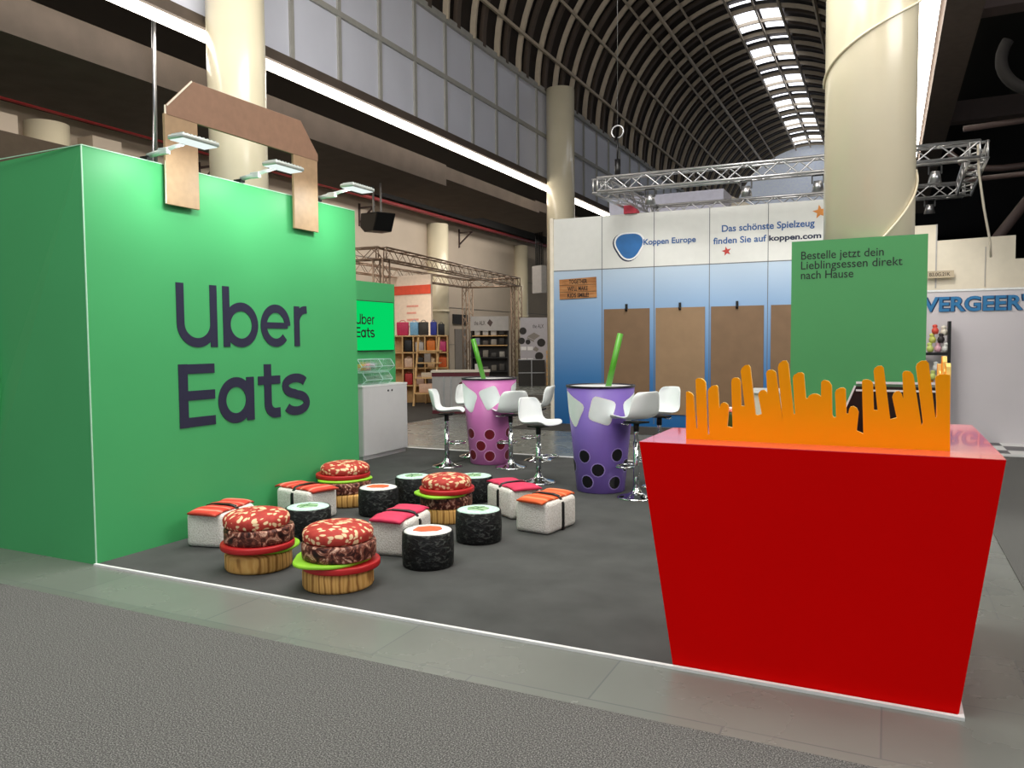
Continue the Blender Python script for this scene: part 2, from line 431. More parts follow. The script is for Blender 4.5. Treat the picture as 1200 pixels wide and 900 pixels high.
struct(bx(0.45, 12.05, 0, 12, 13.36, 0.02), 'trim_2', M['checker'])
struct(bx(0.45, 11.96, 0, 12, 12.05, 0.03), 'trim_3', M['white_trim'])

# ------------------------------------------------------------------ hall shell
Y0, Y1 = -8.0, 50.0
VX, VZ, VR = -4.35, 8.67, 4.55
struct(bx(-16.3, Y0, 0, -16.0, Y1, 7.3), 'wall_left', M['wall_beige'])
struct(bx(-16.3, Y0, 7.2, -9.0, Y1, 7.4), 'ceiling', M['aisle_ceiling'])
struct(bx(0.25, Y0, 7.2, 14, Y1, 7.4), 'ceiling', M['dark_ceiling'])
struct(bx(13.9, 4, 0, 14.1, Y1, 7.3), 'wall_right', M['dark_ceiling'])
struct(bx(.3, Y1, 0, 14, Y1 + .2, 7.3), 'wall_back', M['dark_ceiling'])
struct(bx(-16.3, Y1, 0, .3, Y1 + .2, 13.5), 'wall_back', mat('glowing_end_wall', '#cfd6e2', 0.6, emit=0.35))  # pale end wall glows a little to look brighter, though it is no lamp
# vault shell
v = MB(); n = 28
pts = [(VX + (VR + .1) * math.cos(PI * i / n), VZ + (VR + .1) * math.sin(PI * i / n)) for i in range(n + 1)]
vs = [(x, y, z) for y in (Y0, Y1) for x, z in pts]
v.add(vs, [(i, i + 1, n + 2 + i, n + 1 + i) for i in range(n)], True)
struct(v, 'ceiling', M['vault'], fix=False)
# ribs: one arch per bay, plus thinner arches halfway
P0, BAY = 12.60, 1.235
def arch(y, r0, r1, w, a0=0.0, a1=PI, seg=40):
    m = MB(); vs = []
    for i in range(seg + 1):
        a = a0 + (a1 - a0) * i / seg; c, s_ = math.cos(a), math.sin(a)
        vs += [(VX + r0 * c, y - w / 2, VZ + r0 * s_), (VX + r0 * c, y + w / 2, VZ + r0 * s_), (VX + r1 * c, y + w / 2, VZ + r1 * s_), (VX + r1 * c, y - w / 2, VZ + r1 * s_)]
    fs = []
    for i in range(seg):
        a, b = i * 4, i * 4 + 4
        fs += [(a + j, a + (j + 1) % 4, b + (j + 1) % 4, b + j) for j in range(4)]
    m.add(vs, fs); return m
k = 0
y = P0 - 4 * BAY
while y < Y1:
    struct(arch(y, VR - .10, VR + .04, .07), 'trim_rib', M['rib_dark' if k % 1 else 'rib'])
    struct(arch(y + BAY * .42, VR - .06, VR + .05, .16, 0, R(78.5)), 'trim_rib', M['rib_dark'])
    struct(arch(y + BAY * .42, VR - .06, VR + .05, .16, R(101.5), PI), 'trim_rib', M['rib_dark'])
    y += BAY; k += 1
# purlins
for i, a in enumerate((12, 30, 47, 63, 79.3, 90, 100.7, 117, 133, 150, 168)):
    p = MB(); r = VR - .13; w = .07 if i not in (5,) else .05
    c, s_ = math.cos(R(a)), math.sin(R(a))
    p.bar((VX + r * c, 6, VZ + r * s_), (VX + r * c, Y1, VZ + r * s_), w, .12 if i in (3, 7) else .08, up=(c, 0, s_))
    struct(p, 'trim_purlin', M['rib'])
p = MB()
for a in (126.0,):
    r = VR - .25; c, s_ = math.cos(R(a)), math.sin(R(a)); p.tube([(VX + r * c, 6, VZ + r * s_), (VX + r * c, Y1, VZ + r * s_)], .06, 8)
struct(p, 'trim_purlin', M['rib'])
# skylights in the crown, either side of the ridge
k = 0
y = 29.0 - 3.705 * 3
while y < Y1 - 1:
    for sx in (-1, 1):
        for (y0, y1) in ((y, y + 1.75), (y + 2.75, y + 2.95)):
            a0, a1 = (90 + 1.0, 90 + 10.2) if sx < 0 else (90 - 10.2, 90 - 1.0)
            m_ = MB(); seg = 4; vs = []
            for i in range(seg + 1):
                a = R(a0 + (a1 - a0) * i / seg)
                for yy in (y0, y1): vs.append((VX + (VR + .02) * math.cos(a), yy, VZ + (VR + .02) * math.sin(a)))
            m_.add(vs, [(2 * i, 2 * i + 1, 2 * i + 3, 2 * i + 2) for i in range(seg)])
            k += 1
            struct(m_, 'window_%d' % k, M['skylight'], fix=False)
    y += 3.705
# clerestory on the left: two rows of pale panes with grey mullions
CX = -8.9
nw = 100
y = P0 - 5 * BAY
while y < Y1 - 1:
    for z0, z1 in ((6.24, 7.38), (7.48, 8.60)):
        nw += 1
        struct(bx(CX - .06, y + .045, z0, CX - .02, y + BAY - .045, z1), 'window_%d' % nw, M['window_pane'])
    struct(bx(CX - .08, y - .045, 6.2, CX + .02, y + .045, 8.7), 'trim_mullion', M['mullion'])
    y += BAY
for z0, z1, d in ((6.08, 6.24, .05), (7.38, 7.48, .03), (8.60, 8.74, .06)):
    struct(bx(CX - .1, Y0, z0, CX + d, Y1, z1), 'trim_rail', M['mullion'] if z0 > 6.1 else M['concrete'])
struct(bx(.2, Y0, 6.1, .3, Y1, 8.75), 'wall_clerestory_right', M['mullion'])
# strip lights below the clerestories
o = bx(-9.08, Y0, 5.98, -8.93, Y1, 6.08).build('strip_light', M['strip']); tag(o, 'long bright strip light under the pale windows on the left', 'light')
o = bx(.27, Y0, 5.99, .55, 9.9, 6.05).build('strip_light', M['strip']); tag(o, 'wide bright strip light behind the thick column over the green notice', 'light')
o = bx(.27, 10.25, 5.99, .55, 22, 6.05).build('strip_light', M['strip']); tag(o, 'bright strip light to the right of the thick column, lower length beyond the gap', 'light')
struct(bx(-9.3, Y0, 6.08, -9.1, Y1, 7.2), 'wall_upstand', M['aisle_ceiling'])
# dropped soffit over the left aisle, in two lengths
struct(bx(-11.9, Y0, 5.27, -9.45, 15.98, 5.76), 'ceiling_soffit', M['concrete'])
struct(bx(-11.9, 15.98, 5.50, -9.62, 21.8, 5.80), 'ceiling_soffit', M['concrete'])
struct(bx(-11.9, 21.8, 5.62, -9.75, Y1, 5.9), 'ceiling_soffit', M['concrete'])
o = MB(); o.tube([(-15.4, Y0, 6.37), (-15.4, 40, 6.37)], .07, 8); o = o.build('sprinkler_pipe', M['red_pipe']); tag(o, 'dark red pipe running high along the far left wall', 'pipe')
for yy, lab in ((14.6, 'first wall bracket under the red pipe, behind the bag handle'), (21.3, 'small wall bracket under the red pipe beside the black loudspeaker'), (28.0, 'small wall bracket under the red pipe beyond the cream wall column')):
    o = MB(); o.bar((-16, yy, 6.1), (-15.35, yy, 6.1), .05); o.bar((-16, yy, 5.6), (-15.4, yy, 6.1), .05); o.bar((-15.98, yy, 5.5), (-15.98, yy, 6.25), .06)
    tag(o.build('pipe_bracket', M['pipe_dark']), lab, 'bracket', 'pipe brackets on the far left wall')
# wall columns
struct(bx(-16, Y0, 6.47, -15.25, Y1, 7.2), 'ceiling_shade_band', M['dark_ceiling'])  # black box added for the shade above the red pipe
for yy, r in ((10.45, .42), (25.9, .42), (33.5, .33), (4.2, .45)):
    c = MB(); c.lathe([(r, 0), (r, 6.15)], 32, (-15.75, yy, 0)); c.lathe([(r + .03, 2.75), (r + .03, 2.85)], 32, (-15.75, yy, 0)); struct(c, 'pillar', M['column'])
for y0, y1 in ((11.3, 12.0), (8.9, 9.7)):
    struct(bx(-16.0, y0, 0, -15.5, y1, 6.1), 'pillar', M['wall_beige'])
for y0 in (13.4, 17.2, 21, 27.2, 31, 36, 40):   # grooves between wall panels
    pass
for z in (3.0, 1.5, 4.5):
    struct(bx(-16.0, 13, z, -15.985, 48, z + .02), 'trim_groove', M['grey_door'])
struct(bx(-12.6, -2, 0, -12.5, 9.9, 4.93), 'partition', mat('brown_partition', '#8c7a68', .7))
# great columns
for x, yy, nm in ((-8.45, 8.45, 0), (-8.49, 20.75, 1), (-.19, 8.24, 2)):
    c = MB(); zt = 8.72 if nm == 1 else 8.9
    c.lathe([(.4, 0), (.4, zt)], 64, (x, yy, 0))
    c.lathe([(.405, 0), (.405, .12)], 64, (x, yy, 0))
    struct(c, 'pillar', M['column'])
def spiral(x, yy, r, a0, a1, z0, z1, m, name, label):
    s_ = MB(); s_.tube([(x + r * math.cos(R(a0 + (a1 - a0) * i / 24)), yy + r * math.sin(R(a0 + (a1 - a0) * i / 24)), z0 + (z1 - z0) * i / 24) for i in range(25)], .012, 6)
    tag(s_.build(name, m), label, 'cable')
spiral(-.19, 8.24, .412, 180, 358, 4.0, 4.68, M['column'], 'wrapped_cable', 'cream cable wound diagonally round the upper part of the thick column')
spiral(-.19, 8.24, .412, 285, 372, 2.45, 3.15, M['column'], 'wrapped_cable', 'cream cable wound round the thick column just above the green notice')

# right-hand dark hall: beam, ducts, pipes
struct(bx(.60, Y0, 5.85, 1.05, 30, 6.5), 'beam', mat('beam_brown', '#5a4c44', 0.8, var=0.1))
struct(bx(1.05, 12.4, 6.0, 12, 12.75, 6.3), 'beam', M['pipe_dark'])
struct(bx(1.05, 18.4, 6.0, 12, 18.75, 6.4), 'beam', M['pipe_dark'])
def pipe(pts, r, m, name, label, cat='pipe', **k):
    o = MB(); o.tube(pts, r, 10); tag(o.build(name, m), label, cat, **k)
pipe([(1.1, 15.5, 5.15), (6, 15.5, 5.35)], .05, M['pipe_dark'], 'ceiling_pipe', 'thin brown pipe under the dark ceiling just above the truss corner')
pipe([(1.0, 14.5, 4.1), (6, 14.5, 4.25)], .04, M['pipe_dark'], 'ceiling_pipe', 'straight brown pipe low under the dark ceiling above the cream partition')
pipe([(1.0, 17.5, 5.2), (1.35, 17.5, 4.85), (1.9, 17.5, 4.8), (6, 17.5, 5.0)], .06, M['pipe_dark'], 'ceiling_pipe', 'bent brown pipe under the dark ceiling beside the hanging cable')
pipe([(1.6, 16, 3.2), (3.2, 18, 5.4)], .09, M['pipe_dark'], 'ceiling_pipe', 'slanting brown duct under the dark ceiling on the right')
d = MB(); d.tube([(1.72 + .5 * math.cos(R(a)), 11.6, 5.05 + .45 * math.sin(R(a))) for a in range(150, 330, 10)], .07, 10)
tag(d.build('curved_duct', mat('duct_black', '#15110f', 0.9)), 'curved dark duct hanging under the black ceiling at the upper right', 'duct')
c = MB(); c.tube([(1.08, 12.62, 4.25), (1.1, 12.7, 3.9), (1.2, 12.95, 3.4), (1.31, 13.2, 2.95), (1.33, 13.3, 2.75)], .018, 6)
tag(c.build('hanging_cable', M['cream_wall']), 'pale cable hanging from the truss corner down to the cream partition', 'cable')
pipe([(-9.3, 7.8, 7.2), (-9.3, 7.72, 3.6)], .03, M['steel'], 'hanging_rod', 'thick grey rod hanging behind the left end of the bag handle', 'rod')
pipe([(-9.3, 7.74, 5.0), (-9.3, 7.66, 3.6)], .015, M['steel'], 'hanging_rod', 'thin grey rod hanging close beside the thick one behind the bag handle', 'rod')

# ------------------------------------------------------------------ the green paper-bag block
BX, BY0, BY1, BH = -5.034, 3.58, 6.63, 2.94
BW = 2.2
bag = empty('paper_bag_block', (BX - BW / 2, (BY0 + BY1) / 2, 0), 0, 'tall green block shaped like a paper carrier bag with brown handle', 'booth wall')
ox, oy = BX - BW / 2, (BY0 + BY1) / 2
m_ = MB()
hw, hd = BW / 2, (BY1 - BY0) / 2
apex, dep = .68, .05
# front gusset face: lower triangle flat, upper halves folded slightly inward
V = [(-hw, -hd, 0), (hw, -hd, 0), (0, -hd, apex), (hw, -hd, BH), (-hw, -hd, BH), (0, -hd + dep, BH), (0, -hd + dep, apex + .5),
     (-hw, hd, 0), (hw, hd, 0), (hw, hd, BH), (-hw, hd, BH)]
m_.add(V, [(0, 1, 2), (1, 3, 5, 6, 2), (0, 2, 6, 5, 4), (1, 8, 9, 3), (8, 7, 10, 9), (7, 0, 4, 10), (3, 9, 10, 4, 5), (0, 7, 8, 1)])
m_.build('bag_body', M['green'], bag)
e = MB(); e.box(hw - .004, -hd, BH, hw + .004, hd, BH + .006); e.box(hw - .004, -hd - .004, .0, hw + .004, -hd + .004, BH); e.box(-hw, -hd - .003, BH, hw, -hd + .005, BH + .006)
e.build('edge_strip', M['green_edge'], bag)
lt = MB()
uber_eats(lt, lambda u, v_, t_: (hw + t_, 4.333 - oy + u, .893 + v_), .001, .006)
lt.build('lettering', M['navy'], bag)
hb = MB()
x0, x1 = hw + .03, hw + .055
fnx = lambda u, v_, t_: (t_, u - oy, v_)
hb.prism([(4.255, 3.315), (4.255, 3.385), (4.50, 3.635), (5.765, 3.645), (5.998, 3.38), (5.998, 3.315)], fnx, x0, x1)
hp = hb.build('handle', M['mdf'], bag, bevel=.003)
for y0, y1, l in ((4.235, 4.548, 0), (5.655, 5.99, 1)):
    g = MB(); g.box(x0 - .002, y0 - oy, 2.635, x1 - .002, y1 - oy, 3.32); g.build('handle_strap', M['mdf_leg'], hp, bevel=.003)
    g = MB(); g.box(hw, y0 - oy + .05, 2.7, x0, y1 - oy - .05, 2.9); g.build('spacer', M['black'], hp)
g = MB(); g.bar((x1 + .001, 4.257 - oy, 3.383), (x1 + .001, 4.502 - oy, 3.633), .012, .004, up=(1, 0, 0)); g.bar((x1 - .01, 4.236 - oy, 2.64), (x1 - .01, 4.252 - oy, 3.385), .016, .008, up=(1, 0, 0))
g.build('edge_band', M['cream_edge'], hp)
# clamp lamps on the top edge
def clamp_lamp(y, label):
    t_ = empty('clamp_lamp', (BX, y, BH), 0, label, 'lamp', 'arm lamps clipped on the green block')
    g = MB(); g.box(-.06, -.025, .007, .02, .025, .035); g.build('clamp', M['black'], t_)
    g = MB(); g.tube([(0, 0, .04), (.10, .015, .055), (.24, .03, .085), (.36, .04, .10)], [.02, .022, .016, .013], 8); g.build('arm', M['lamp_grey'], t_)
    g = MB(); g.box(.10, .0, .035, .2, .035, .085); g.build('joint', M['lamp_grey'], t_, bevel=.006)
    h = rbox(.37, -.14, .085, .53, .20, .118, .012).build('lamp_head', M['lamp_grey'], t_)
    g = MB()
    for i in range(9): g.box(.39, -.12 + i * .036, .118, .51, -.105 + i * .036, .128)
    g.build('cooling_fins', M['lamp_grey'], h)
    g = MB(); g.box(.385, -.125, .080, .515, .185, .0852); g.build('light_panel', M['lamp_glow'], h)
    ld = bpy.data.lights.new('lamp_light', 'AREA'); ld.shape = 'RECTANGLE'; ld.size = .13; ld.size_y = .3; ld.energy = 10; ld.color = (.93, 1, .97)
    lo = bpy.data.objects.new('lamp_light', ld); C.objects.link(lo); lo.parent = t_; lo.location = (.45, .03, .07)
    lo.rotation_euler = (0, R(24), 0)
clamp_lamp(4.12, 'grey arm lamp clipped above the left handle strap')
clamp_lamp(5.05, 'grey arm lamp clipped between the two handle straps')
clamp_lamp(6.06, 'grey arm lamp clipped right of the handle, at the far end')

# ------------------------------------------------------------------ second green wall, screen, cabinet, snack bins
gw = bx(-6.68, 6.9, 0, -6.6, 9.61, 2.43).build('green_partition', M['green']); tag(gw, 'lower green partition with a lit screen behind the big green block', 'partition')
sc = empty('wall_screen', (-6.6, 8.7, 1.8), 0, 'bright green lit wall screen with dark lettering over the snack bins', 'screen')
g = MB(); g.box(.0, -.93, -.345, .03, .84, .36); g.build('bezel', M['black'], sc)
g = MB(); g.box(.03, -.92, -.335, .034, .832, .35); g.build('display', M['screen'], sc)
g = MB(); S_ = .283
uber_eats(g, lambda u, v_, t_: (.034 + t_, -.085 + u * S_ + .008, -.155 + v_ * S_), .0005, .002); g.build('lettering', M['screen_text'], sc)
cb = empty('white_cabinet', (-6.4, 8.8, 0), 0, 'low white cabinet standing against the green partition with the screen', 'cabinet')
g = MB(); g.box(-.17, -.52, .06, .18, .52, .98); g.build('carcass', M['white_lam'], cb)
g = MB(); g.box(-.18, -.53, .98, .19, .53, 1.0); g.build('top', M['table_white'], cb)
g = MB(); g.box(-.15, -.5, 0.008, .165, .5, .06); g.build('plinth', M['white_lam'], cb)
d = MB(); d.box(.18, -.515, .07, .192, .515, .975); d = d.build('door', M['white_lam'], cb)
for yy in (.0, .09):
    g = MB(); g.tube([(.192, yy + .05, .91), (.2, yy + .05, .91)], .014, 10); g.build('lock', M['black'], d)
def snack_bin(y0, y1, z0, label):
    t_ = empty('snack_bin', (-6.42, y0, z0), 0, label, 'display bin', 'clear acrylic snack bins')
    prof = [(-.14, 0), (.10, 0), (.19, .07), (.12, .165), (-.14, .165)]
    for yy in (0, (y1 - y0) * .62, y1 - y0):
        g = MB(); g.prism(prof, lambda u, v_, q: (u, q, v_), yy - .002, yy + .002); g.build('side_panel', M['acrylic'], t_)
    g = MB(); g.add([(u, q, v_) for u, v_ in prof for q in (0, y1 - y0)], [(2 * i, 2 * i + 1, 2 * i + 3, 2 * i + 2) for i in range(4)]); g.build('shell', M['acrylic'], t_)
    g = MB()
    for yy in (0, (y1 - y0) * .62, y1 - y0):
        for i in range(5):
            a, b = prof[i], prof[(i + 1) % 5]; g.bar((a[0], yy, a[1]), (b[0], yy, b[1]), .007)
    for u, v_ in prof: g.bar((u, 0, v_), (u, y1 - y0, v_), .007)
    g.build('edge', M['acrylic_edge'], t_)
    return t_
snack_bin(8.4, 9.0, 1.0, 'empty clear acrylic bin standing on the white cabinet')
snack_bin(8.3, 9.05, 1.18, 'clear acrylic bin with snack packs, stacked over the empty one')
for i in range(7):
    col = ('#e7c13a', '#e9b84a', '#d8d5dc', '#e3a6b0', '#e6d07a', '#cfcad8', '#efc9b5')[i]
    m_ = rbox(-.045, -.05, 0, .045, .05, .05, .02); o = m_.build('snack_pack', colmat(col)); o.location = (-6.45 + .11 * (i % 2), 8.36 + .058 * i, 1.19 + .045 * (i % 2)); o.rotation_euler = (0, .3 * (i % 3 - 1), .4 * i)
    tag(o, 'small bright snack pack lying in the upper clear bin', 'snack pack', 'snack packs in the clear bin')

# ------------------------------------------------------------------ food-shaped seats
def disc(r, z0, z1, b=.015, n=48, wob=None):
    g = MB(); g.lathe([(r - b, z0), (r - b * .3, z0 + b * .3), (r, z0 + b), (r, z1 - b), (r - b * .3, z1 - b * .3), (r - b, z1), (0.001, z1 + .001)], n, wob=wob); return g
def burger(loc, rz, order, label, offs, sc_=1.0):
    t_ = empty('burger_pouf', (loc[0], loc[1], 0.008), rz, label, 'pouf', 'burger poufs on the dark carpet')
    z = 0.0
    for i, nm in enumerate(order):
        if nm == 'bottom_bun':
            h_ = .125; g = disc(.225, z, z + h_, .02); m_ = M['bread']
        elif nm == 'tomato_slice':
            h_ = .042; g = disc(.248, z, z + h_, .009); m_ = M['tomato']
        elif nm == 'lettuce_leaf':
            h_ = .024; g = disc(.243, z, z + h_, .010, 64, lambda a, i_: 1 + .045 * math.sin(3 * a + 1) + .03 * math.sin(5 * a)); m_ = M['lettuce']
        elif nm == 'patty':
            h_ = .105; g = disc(.235, z, z + h_, .014); m_ = M['patty']
        else:
            h_ = .105; g = MB(); r_ = .222
            g.lathe([(r_ - .012, z), (r_, z + .012), (r_ + .002, z + .052), (r_ - .008, z + .072), (r_ - .035, z + .09), (r_ - .08, z + .102), (r_ - .14, z + .107), (.001, z + .109)], 48); m_ = M['bun']
        o = g.build(nm, m_, t_)
        o.location = (offs[i][0] * sc_, offs[i][1] * sc_, 0)
        z += h_
    t_.scale = (sc_, sc_, 1)
    return t_
Z2 = (0, 0)
burger((-3.157, 3.918), 0.3, ('bottom_bun', 'tomato_slice', 'lettuce_leaf', 'patty', 'top_bun'), 'sesame burger pouf nearest the white floor edge, lettuce sticking out above the tomato', (Z2, (.02, .005), (-.04, -.025), (.01, .0), (0, .01)))
burger((-3.924, 4.012), 1.7, ('bottom_bun', 'lettuce_leaf', 'tomato_slice', 'patty', 'top_bun'), 'sesame burger pouf beside the salmon rice block at the green block, tomato above the lettuce', (Z2, (.07, .0), (-.02, -.01), (0, -.01), (0, .01)))
burger((-3.459, 5.79), 0.8, ('bottom_bun', 'patty', 'lettuce_leaf', 'tomato_slice', 'top_bun'), 'sesame burger pouf standing between the two cucumber rolls, tomato on top of the lettuce', (Z2, (.0, .02), (-.05, -.01), (.0, -.01), (0, 0)), .97)
burger((-4.74, 6.0), 0.2, ('bottom_bun', 'patty', 'lettuce_leaf', 'tomato_slice', 'top_bun'), 'sesame burger pouf at the far corner of the green block, loosely stacked', ((.05, -.02), (.02, -.02), (0.0, .0), (-.02, .02), (0, .02)), 1.05)

def roll(loc, rz, kind, label):
    t_ = empty('sushi_roll_pouf', (loc[0], loc[1], .008), rz, label, 'pouf', 'sushi roll poufs on the dark carpet')
    r_, h_ = .178, .245
    g = MB(); g.lathe([(r_ - .01, 0), (r_, .012), (r_ + .004, h_ * .5), (r_, h_ - .01), (r_ - .006, h_), (r_ - .012, h_ - .004)], 48); g.build('nori_wrap', M['nori'], t_)
    g = MB(); g.lathe([(r_ - .012, h_ - .01), (r_ - .012, h_ - .002), (r_ - .03, h_ + .004), (.001, h_ + .007)], 48); top = g.build('rice_top', M['rice_top'] if kind == 'salmon' else M['rice_mint'], t_)
    fl = lambda u, v_, q: (u, v_, q)
    if kind == 'salmon':
        g = MB(); g.prism([(-.10, -.035), (-.04, -.075), (.07, -.06), (.1, -.01), (.085, .05), (.01, .075), (-.07, .05)], fl, h_ + .003, h_ + .011); g.build('salmon_filling', M['salmon_fill'], t_)
    else:
        f_ = MB(); f_.prism([(-.07, -.06), (.06, -.07), (.085, .01), (.03, .07), (-.06, .06), (-.09, 0)], fl, h_ + .003, h_ + .0095); f_ = f_.build('cucumber_filling', M['cucumber'], t_)
        g = MB(); g.stroke([(-.07, -.055), (-.02, -.01), (.06, -.065)], .012, fl, h_ + .009, h_ + .0115); g.stroke([(.08, .01), (.01, .02), (-.05, .055)], .01, fl, h_ + .009, h_ + .0115); g.stroke([(-.085, 0), (-.01, .0), (.03, .065)], .008, fl, h_ + .009, h_ + .0115); g.build('cucumber_skin', M['cucumber_dark'], f_)
roll((-2.87, 4.541), .5, 'salmon', 'black sushi roll pouf with salmon centre, the one nearest the front floor edge')
roll((-2.866, 5.277), .2, 'cucumber', 'black sushi roll pouf with pale cucumber top beside the orange salmon rice block')
roll((-4.149, 5.738), .3, 'salmon', 'black sushi roll pouf with salmon centre in front of the far burger')
roll((-4.177, 6.361), 1.3, 'cucumber', 'black sushi roll pouf with pale cucumber top behind the far salmon roll')
roll((-3.638, 6.62), 2.1, 'cucumber', 'black sushi roll pouf with pale cucumber top half hidden behind the middle burger')
roll((-4.175, 4.82), .9, 'cucumber', 'black sushi roll pouf with pale cucumber top between the two front burgers')

def nigiri(loc, ang, top, label, w=.32, l=.47, band=0.0):
    """long axis along local x"""
    t_ = empty('nigiri_pouf', (loc[0], loc[1], .008), R(ang), label, 'pouf', 'nigiri poufs on the dark carpet')
    h_ = .262
    rbox(-l / 2, -w / 2, 0, l / 2, w / 2, h_, .04, 4).build('rice_block', M['rice_fleece'], t_)
    g = MB(); nx, ny = 18, 8; L_, W_ = l + .06, w * .82
    up, dn = [], []
    for i in range(nx + 1):
        for j in range(ny + 1):
            u = (i / nx - .5); q = (j / ny - .5)
            z = h_ + .014 + .004 * math.sin(6 * u * PI) - .022 * max(0, abs(u) - .38) / .12 * abs(u) - (.012 if abs(u - band) < .05 else 0)
            x_ = u * L_ + .03 * q; y_ = q * W_
            up.append((x_, y_, z + .014 - .012 * (2 * abs(q)) ** 4)); dn.append((x_, y_, z - .012))
    k_ = ny + 1; n_ = len(up)
    fs = [(i * k_ + j, (i + 1) * k_ + j, (i + 1) * k_ + j + 1, i * k_ + j + 1) for i in range(nx) for j in range(ny)]
    fs2 = [tuple(n_ + a for a in f[::-1]) for f in fs]
    per = [i * k_ for i in range(nx + 1)] + [nx * k_ + j for j in range(1, k_)] + [i * k_ + ny for i in range(nx - 1, -1, -1)] + [j for j in range(ny - 1, 0, -1)]
    fs3 = [(per[i], per[(i + 1) % len(per)], n_ + per[(i + 1) % len(per)], n_ + per[i]) for i in range(len(per))]
    g.add(up + dn, fs + fs2 + fs3, True); g.build('fish_topping', M[top], t_)
    bm_ = MB(); xb = band * L_; zt = h_ + .026
    path = [(-w / 2 - .004, .004), (-w / 2 - .004, h_ - .045), (-w / 2 + .02, h_ - .006), (-W_ / 2 + .01, zt - .008), (-W_ / 4, zt + .004), (W_ / 4, zt + .004), (W_ / 2 - .01, zt - .008), (w / 2 - .02, h_ - .006), (w / 2 + .004, h_ - .045), (w / 2 + .004, .004)]
    vs = []
    for (yy, zz) in path: vs += [(xb - .017, yy, zz), (xb + .017, yy, zz)]
    bm_.add(vs, [(2 * i, 2 * i + 1, 2 * i + 3, 2 * i + 2) for i in range(len(path) - 1)], True)
    o = bm_.build('seaweed_band', M['black'], t_); sm = o.modifiers.new('thick', 'SOLIDIFY'); sm.thickness = .008; sm.offset = 0
nigiri((-4.72, 4.44), 103, 'salmon', 'white rice-block pouf with red salmon top nearest the corner of the green block')
nigiri((-4.69, 5.40), 170, 'salmon', 'white rice-block pouf with red salmon top, in front of the far burger')
nigiri((-3.29, 4.82), 99, 'tuna', 'white rice-block pouf with pink tuna top right behind the front salmon roll')
nigiri((-3.03, 6.25), 145, 'tuna', 'white rice-block pouf with pink tuna top nearest the bar stools')
nigiri((-2.545, 5.87), 82, 'salmon_orange', 'white rice-block pouf with orange salmon top, nearest the purple cup table')

# ------------------------------------------------------------------ cup tables
def cup(loc, col, pearl, line, ice, pearls, straw, label, group):
    t_ = empty('cup_table', (loc[0], loc[1], .008), 0, label, 'table', group)
    h_, rb, rt_ = 1.085, .25, .352
    g = MB(); g.lathe([(rb - .01, 0), (rb, .01), (rt_, h_), (rt_ - .012, h_), (rt_ - .012, h_ - .03), (.001, h_ - .031)], 64); g.build('cup_body', M[col], t_)
    g = MB(); g.lathe([(rt_ - .014, h_ - .002), (rt_ + .006, h_ - .002), (rt_ + .006, h_ + .016), (rt_ - .014, h_ + .016), (rt_ - .014, h_ - .002)], 64); g.build('rim', M['rim_black'], t_)
    g = MB(); g.lathe([(rt_ - .02, h_ - .028), (rt_ - .02, h_ + .004), (.001, h_ + .0045)], 64); g.build('tabletop', M['table_white'], t_)
    a0 = math.atan2(-loc[1], -loc[0])      # direction from the cup to the aisle front
    def surf(phi, z, off):
        r_ = rb + (rt_ - rb) * z / h_ + off; return (r_ * math.cos(a0 + phi), r_ * math.sin(a0 + phi), z)
    def patch(poly, phi, z, off):
        """polygon (metres) laid on the cone, fan from its centre"""
        g_ = MB(); r_ = rb + (rt_ - rb) * z / h_; dense = []
        for i in range(len(poly)):
            a, b = poly[i], poly[(i + 1) % len(poly)]
            for s_ in range(4): dense.append((a[0] + (b[0] - a[0]) * s_ / 4, a[1] + (b[1] - a[1]) * s_ / 4))
        rings = [1.0, .75, .5, .25]; vs = []
        for k_ in rings: vs += [surf(phi + u * k_ / r_, z + v_ * k_, off) for u, v_ in dense]
        nn = len(dense); vs.append(surf(phi, z, off)); fs = []
        for q in range(3): fs += [(q * nn + i, q * nn + (i + 1) % nn, (q + 1) * nn + (i + 1) % nn, (q + 1) * nn + i) for i in range(nn)]
        fs += [(3 * nn + i, 3 * nn + (i + 1) % nn, len(vs) - 1) for i in range(nn)]
        g_.add(vs, fs, True); return g_
    def rounded(poly, k_):
        out = []
        for i in range(len(poly)):
            p, c_, n_ = Vector(poly[i - 1]), Vector(poly[i]), Vector(poly[(i + 1) % len(poly)])
            for s_ in range(4):
                q = s_ / 3; a = c_ + (p - c_) * k_; b = c_ + (n_ - c_) * k_
                out.append(tuple(a * (1 - q) ** 2 + c_ * 2 * q * (1 - q) + b * q * q))
        return out
    for phi, z, poly in ice:
        p = rounded(poly, .22)
        o = patch([(u * 1.1, v_ * 1.1) for u, v_ in p], phi, z, .002).build('ice_cube', M['ice_line'], t_)
        patch(p, phi, z, .004).build('ice_face', M['ice'], o)
    for phi, z in pearls:
        ci = [(math.cos(a), math.sin(a)) for a in [2 * PI * i / 12 for i in range(12)]]
        o = patch([(.075 * u, .075 * v_) for u, v_ in ci], phi, z, .002).build('pearl_ring', M[line], t_)
        patch([(.064 * u, .064 * v_) for u, v_ in ci], phi, z, .004).build('tapioca_pearl', M[pearl], o)
    g = MB(); g.tube(straw, [.031] * len(straw), 16); o = g.build('straw', M['straw'], t_)
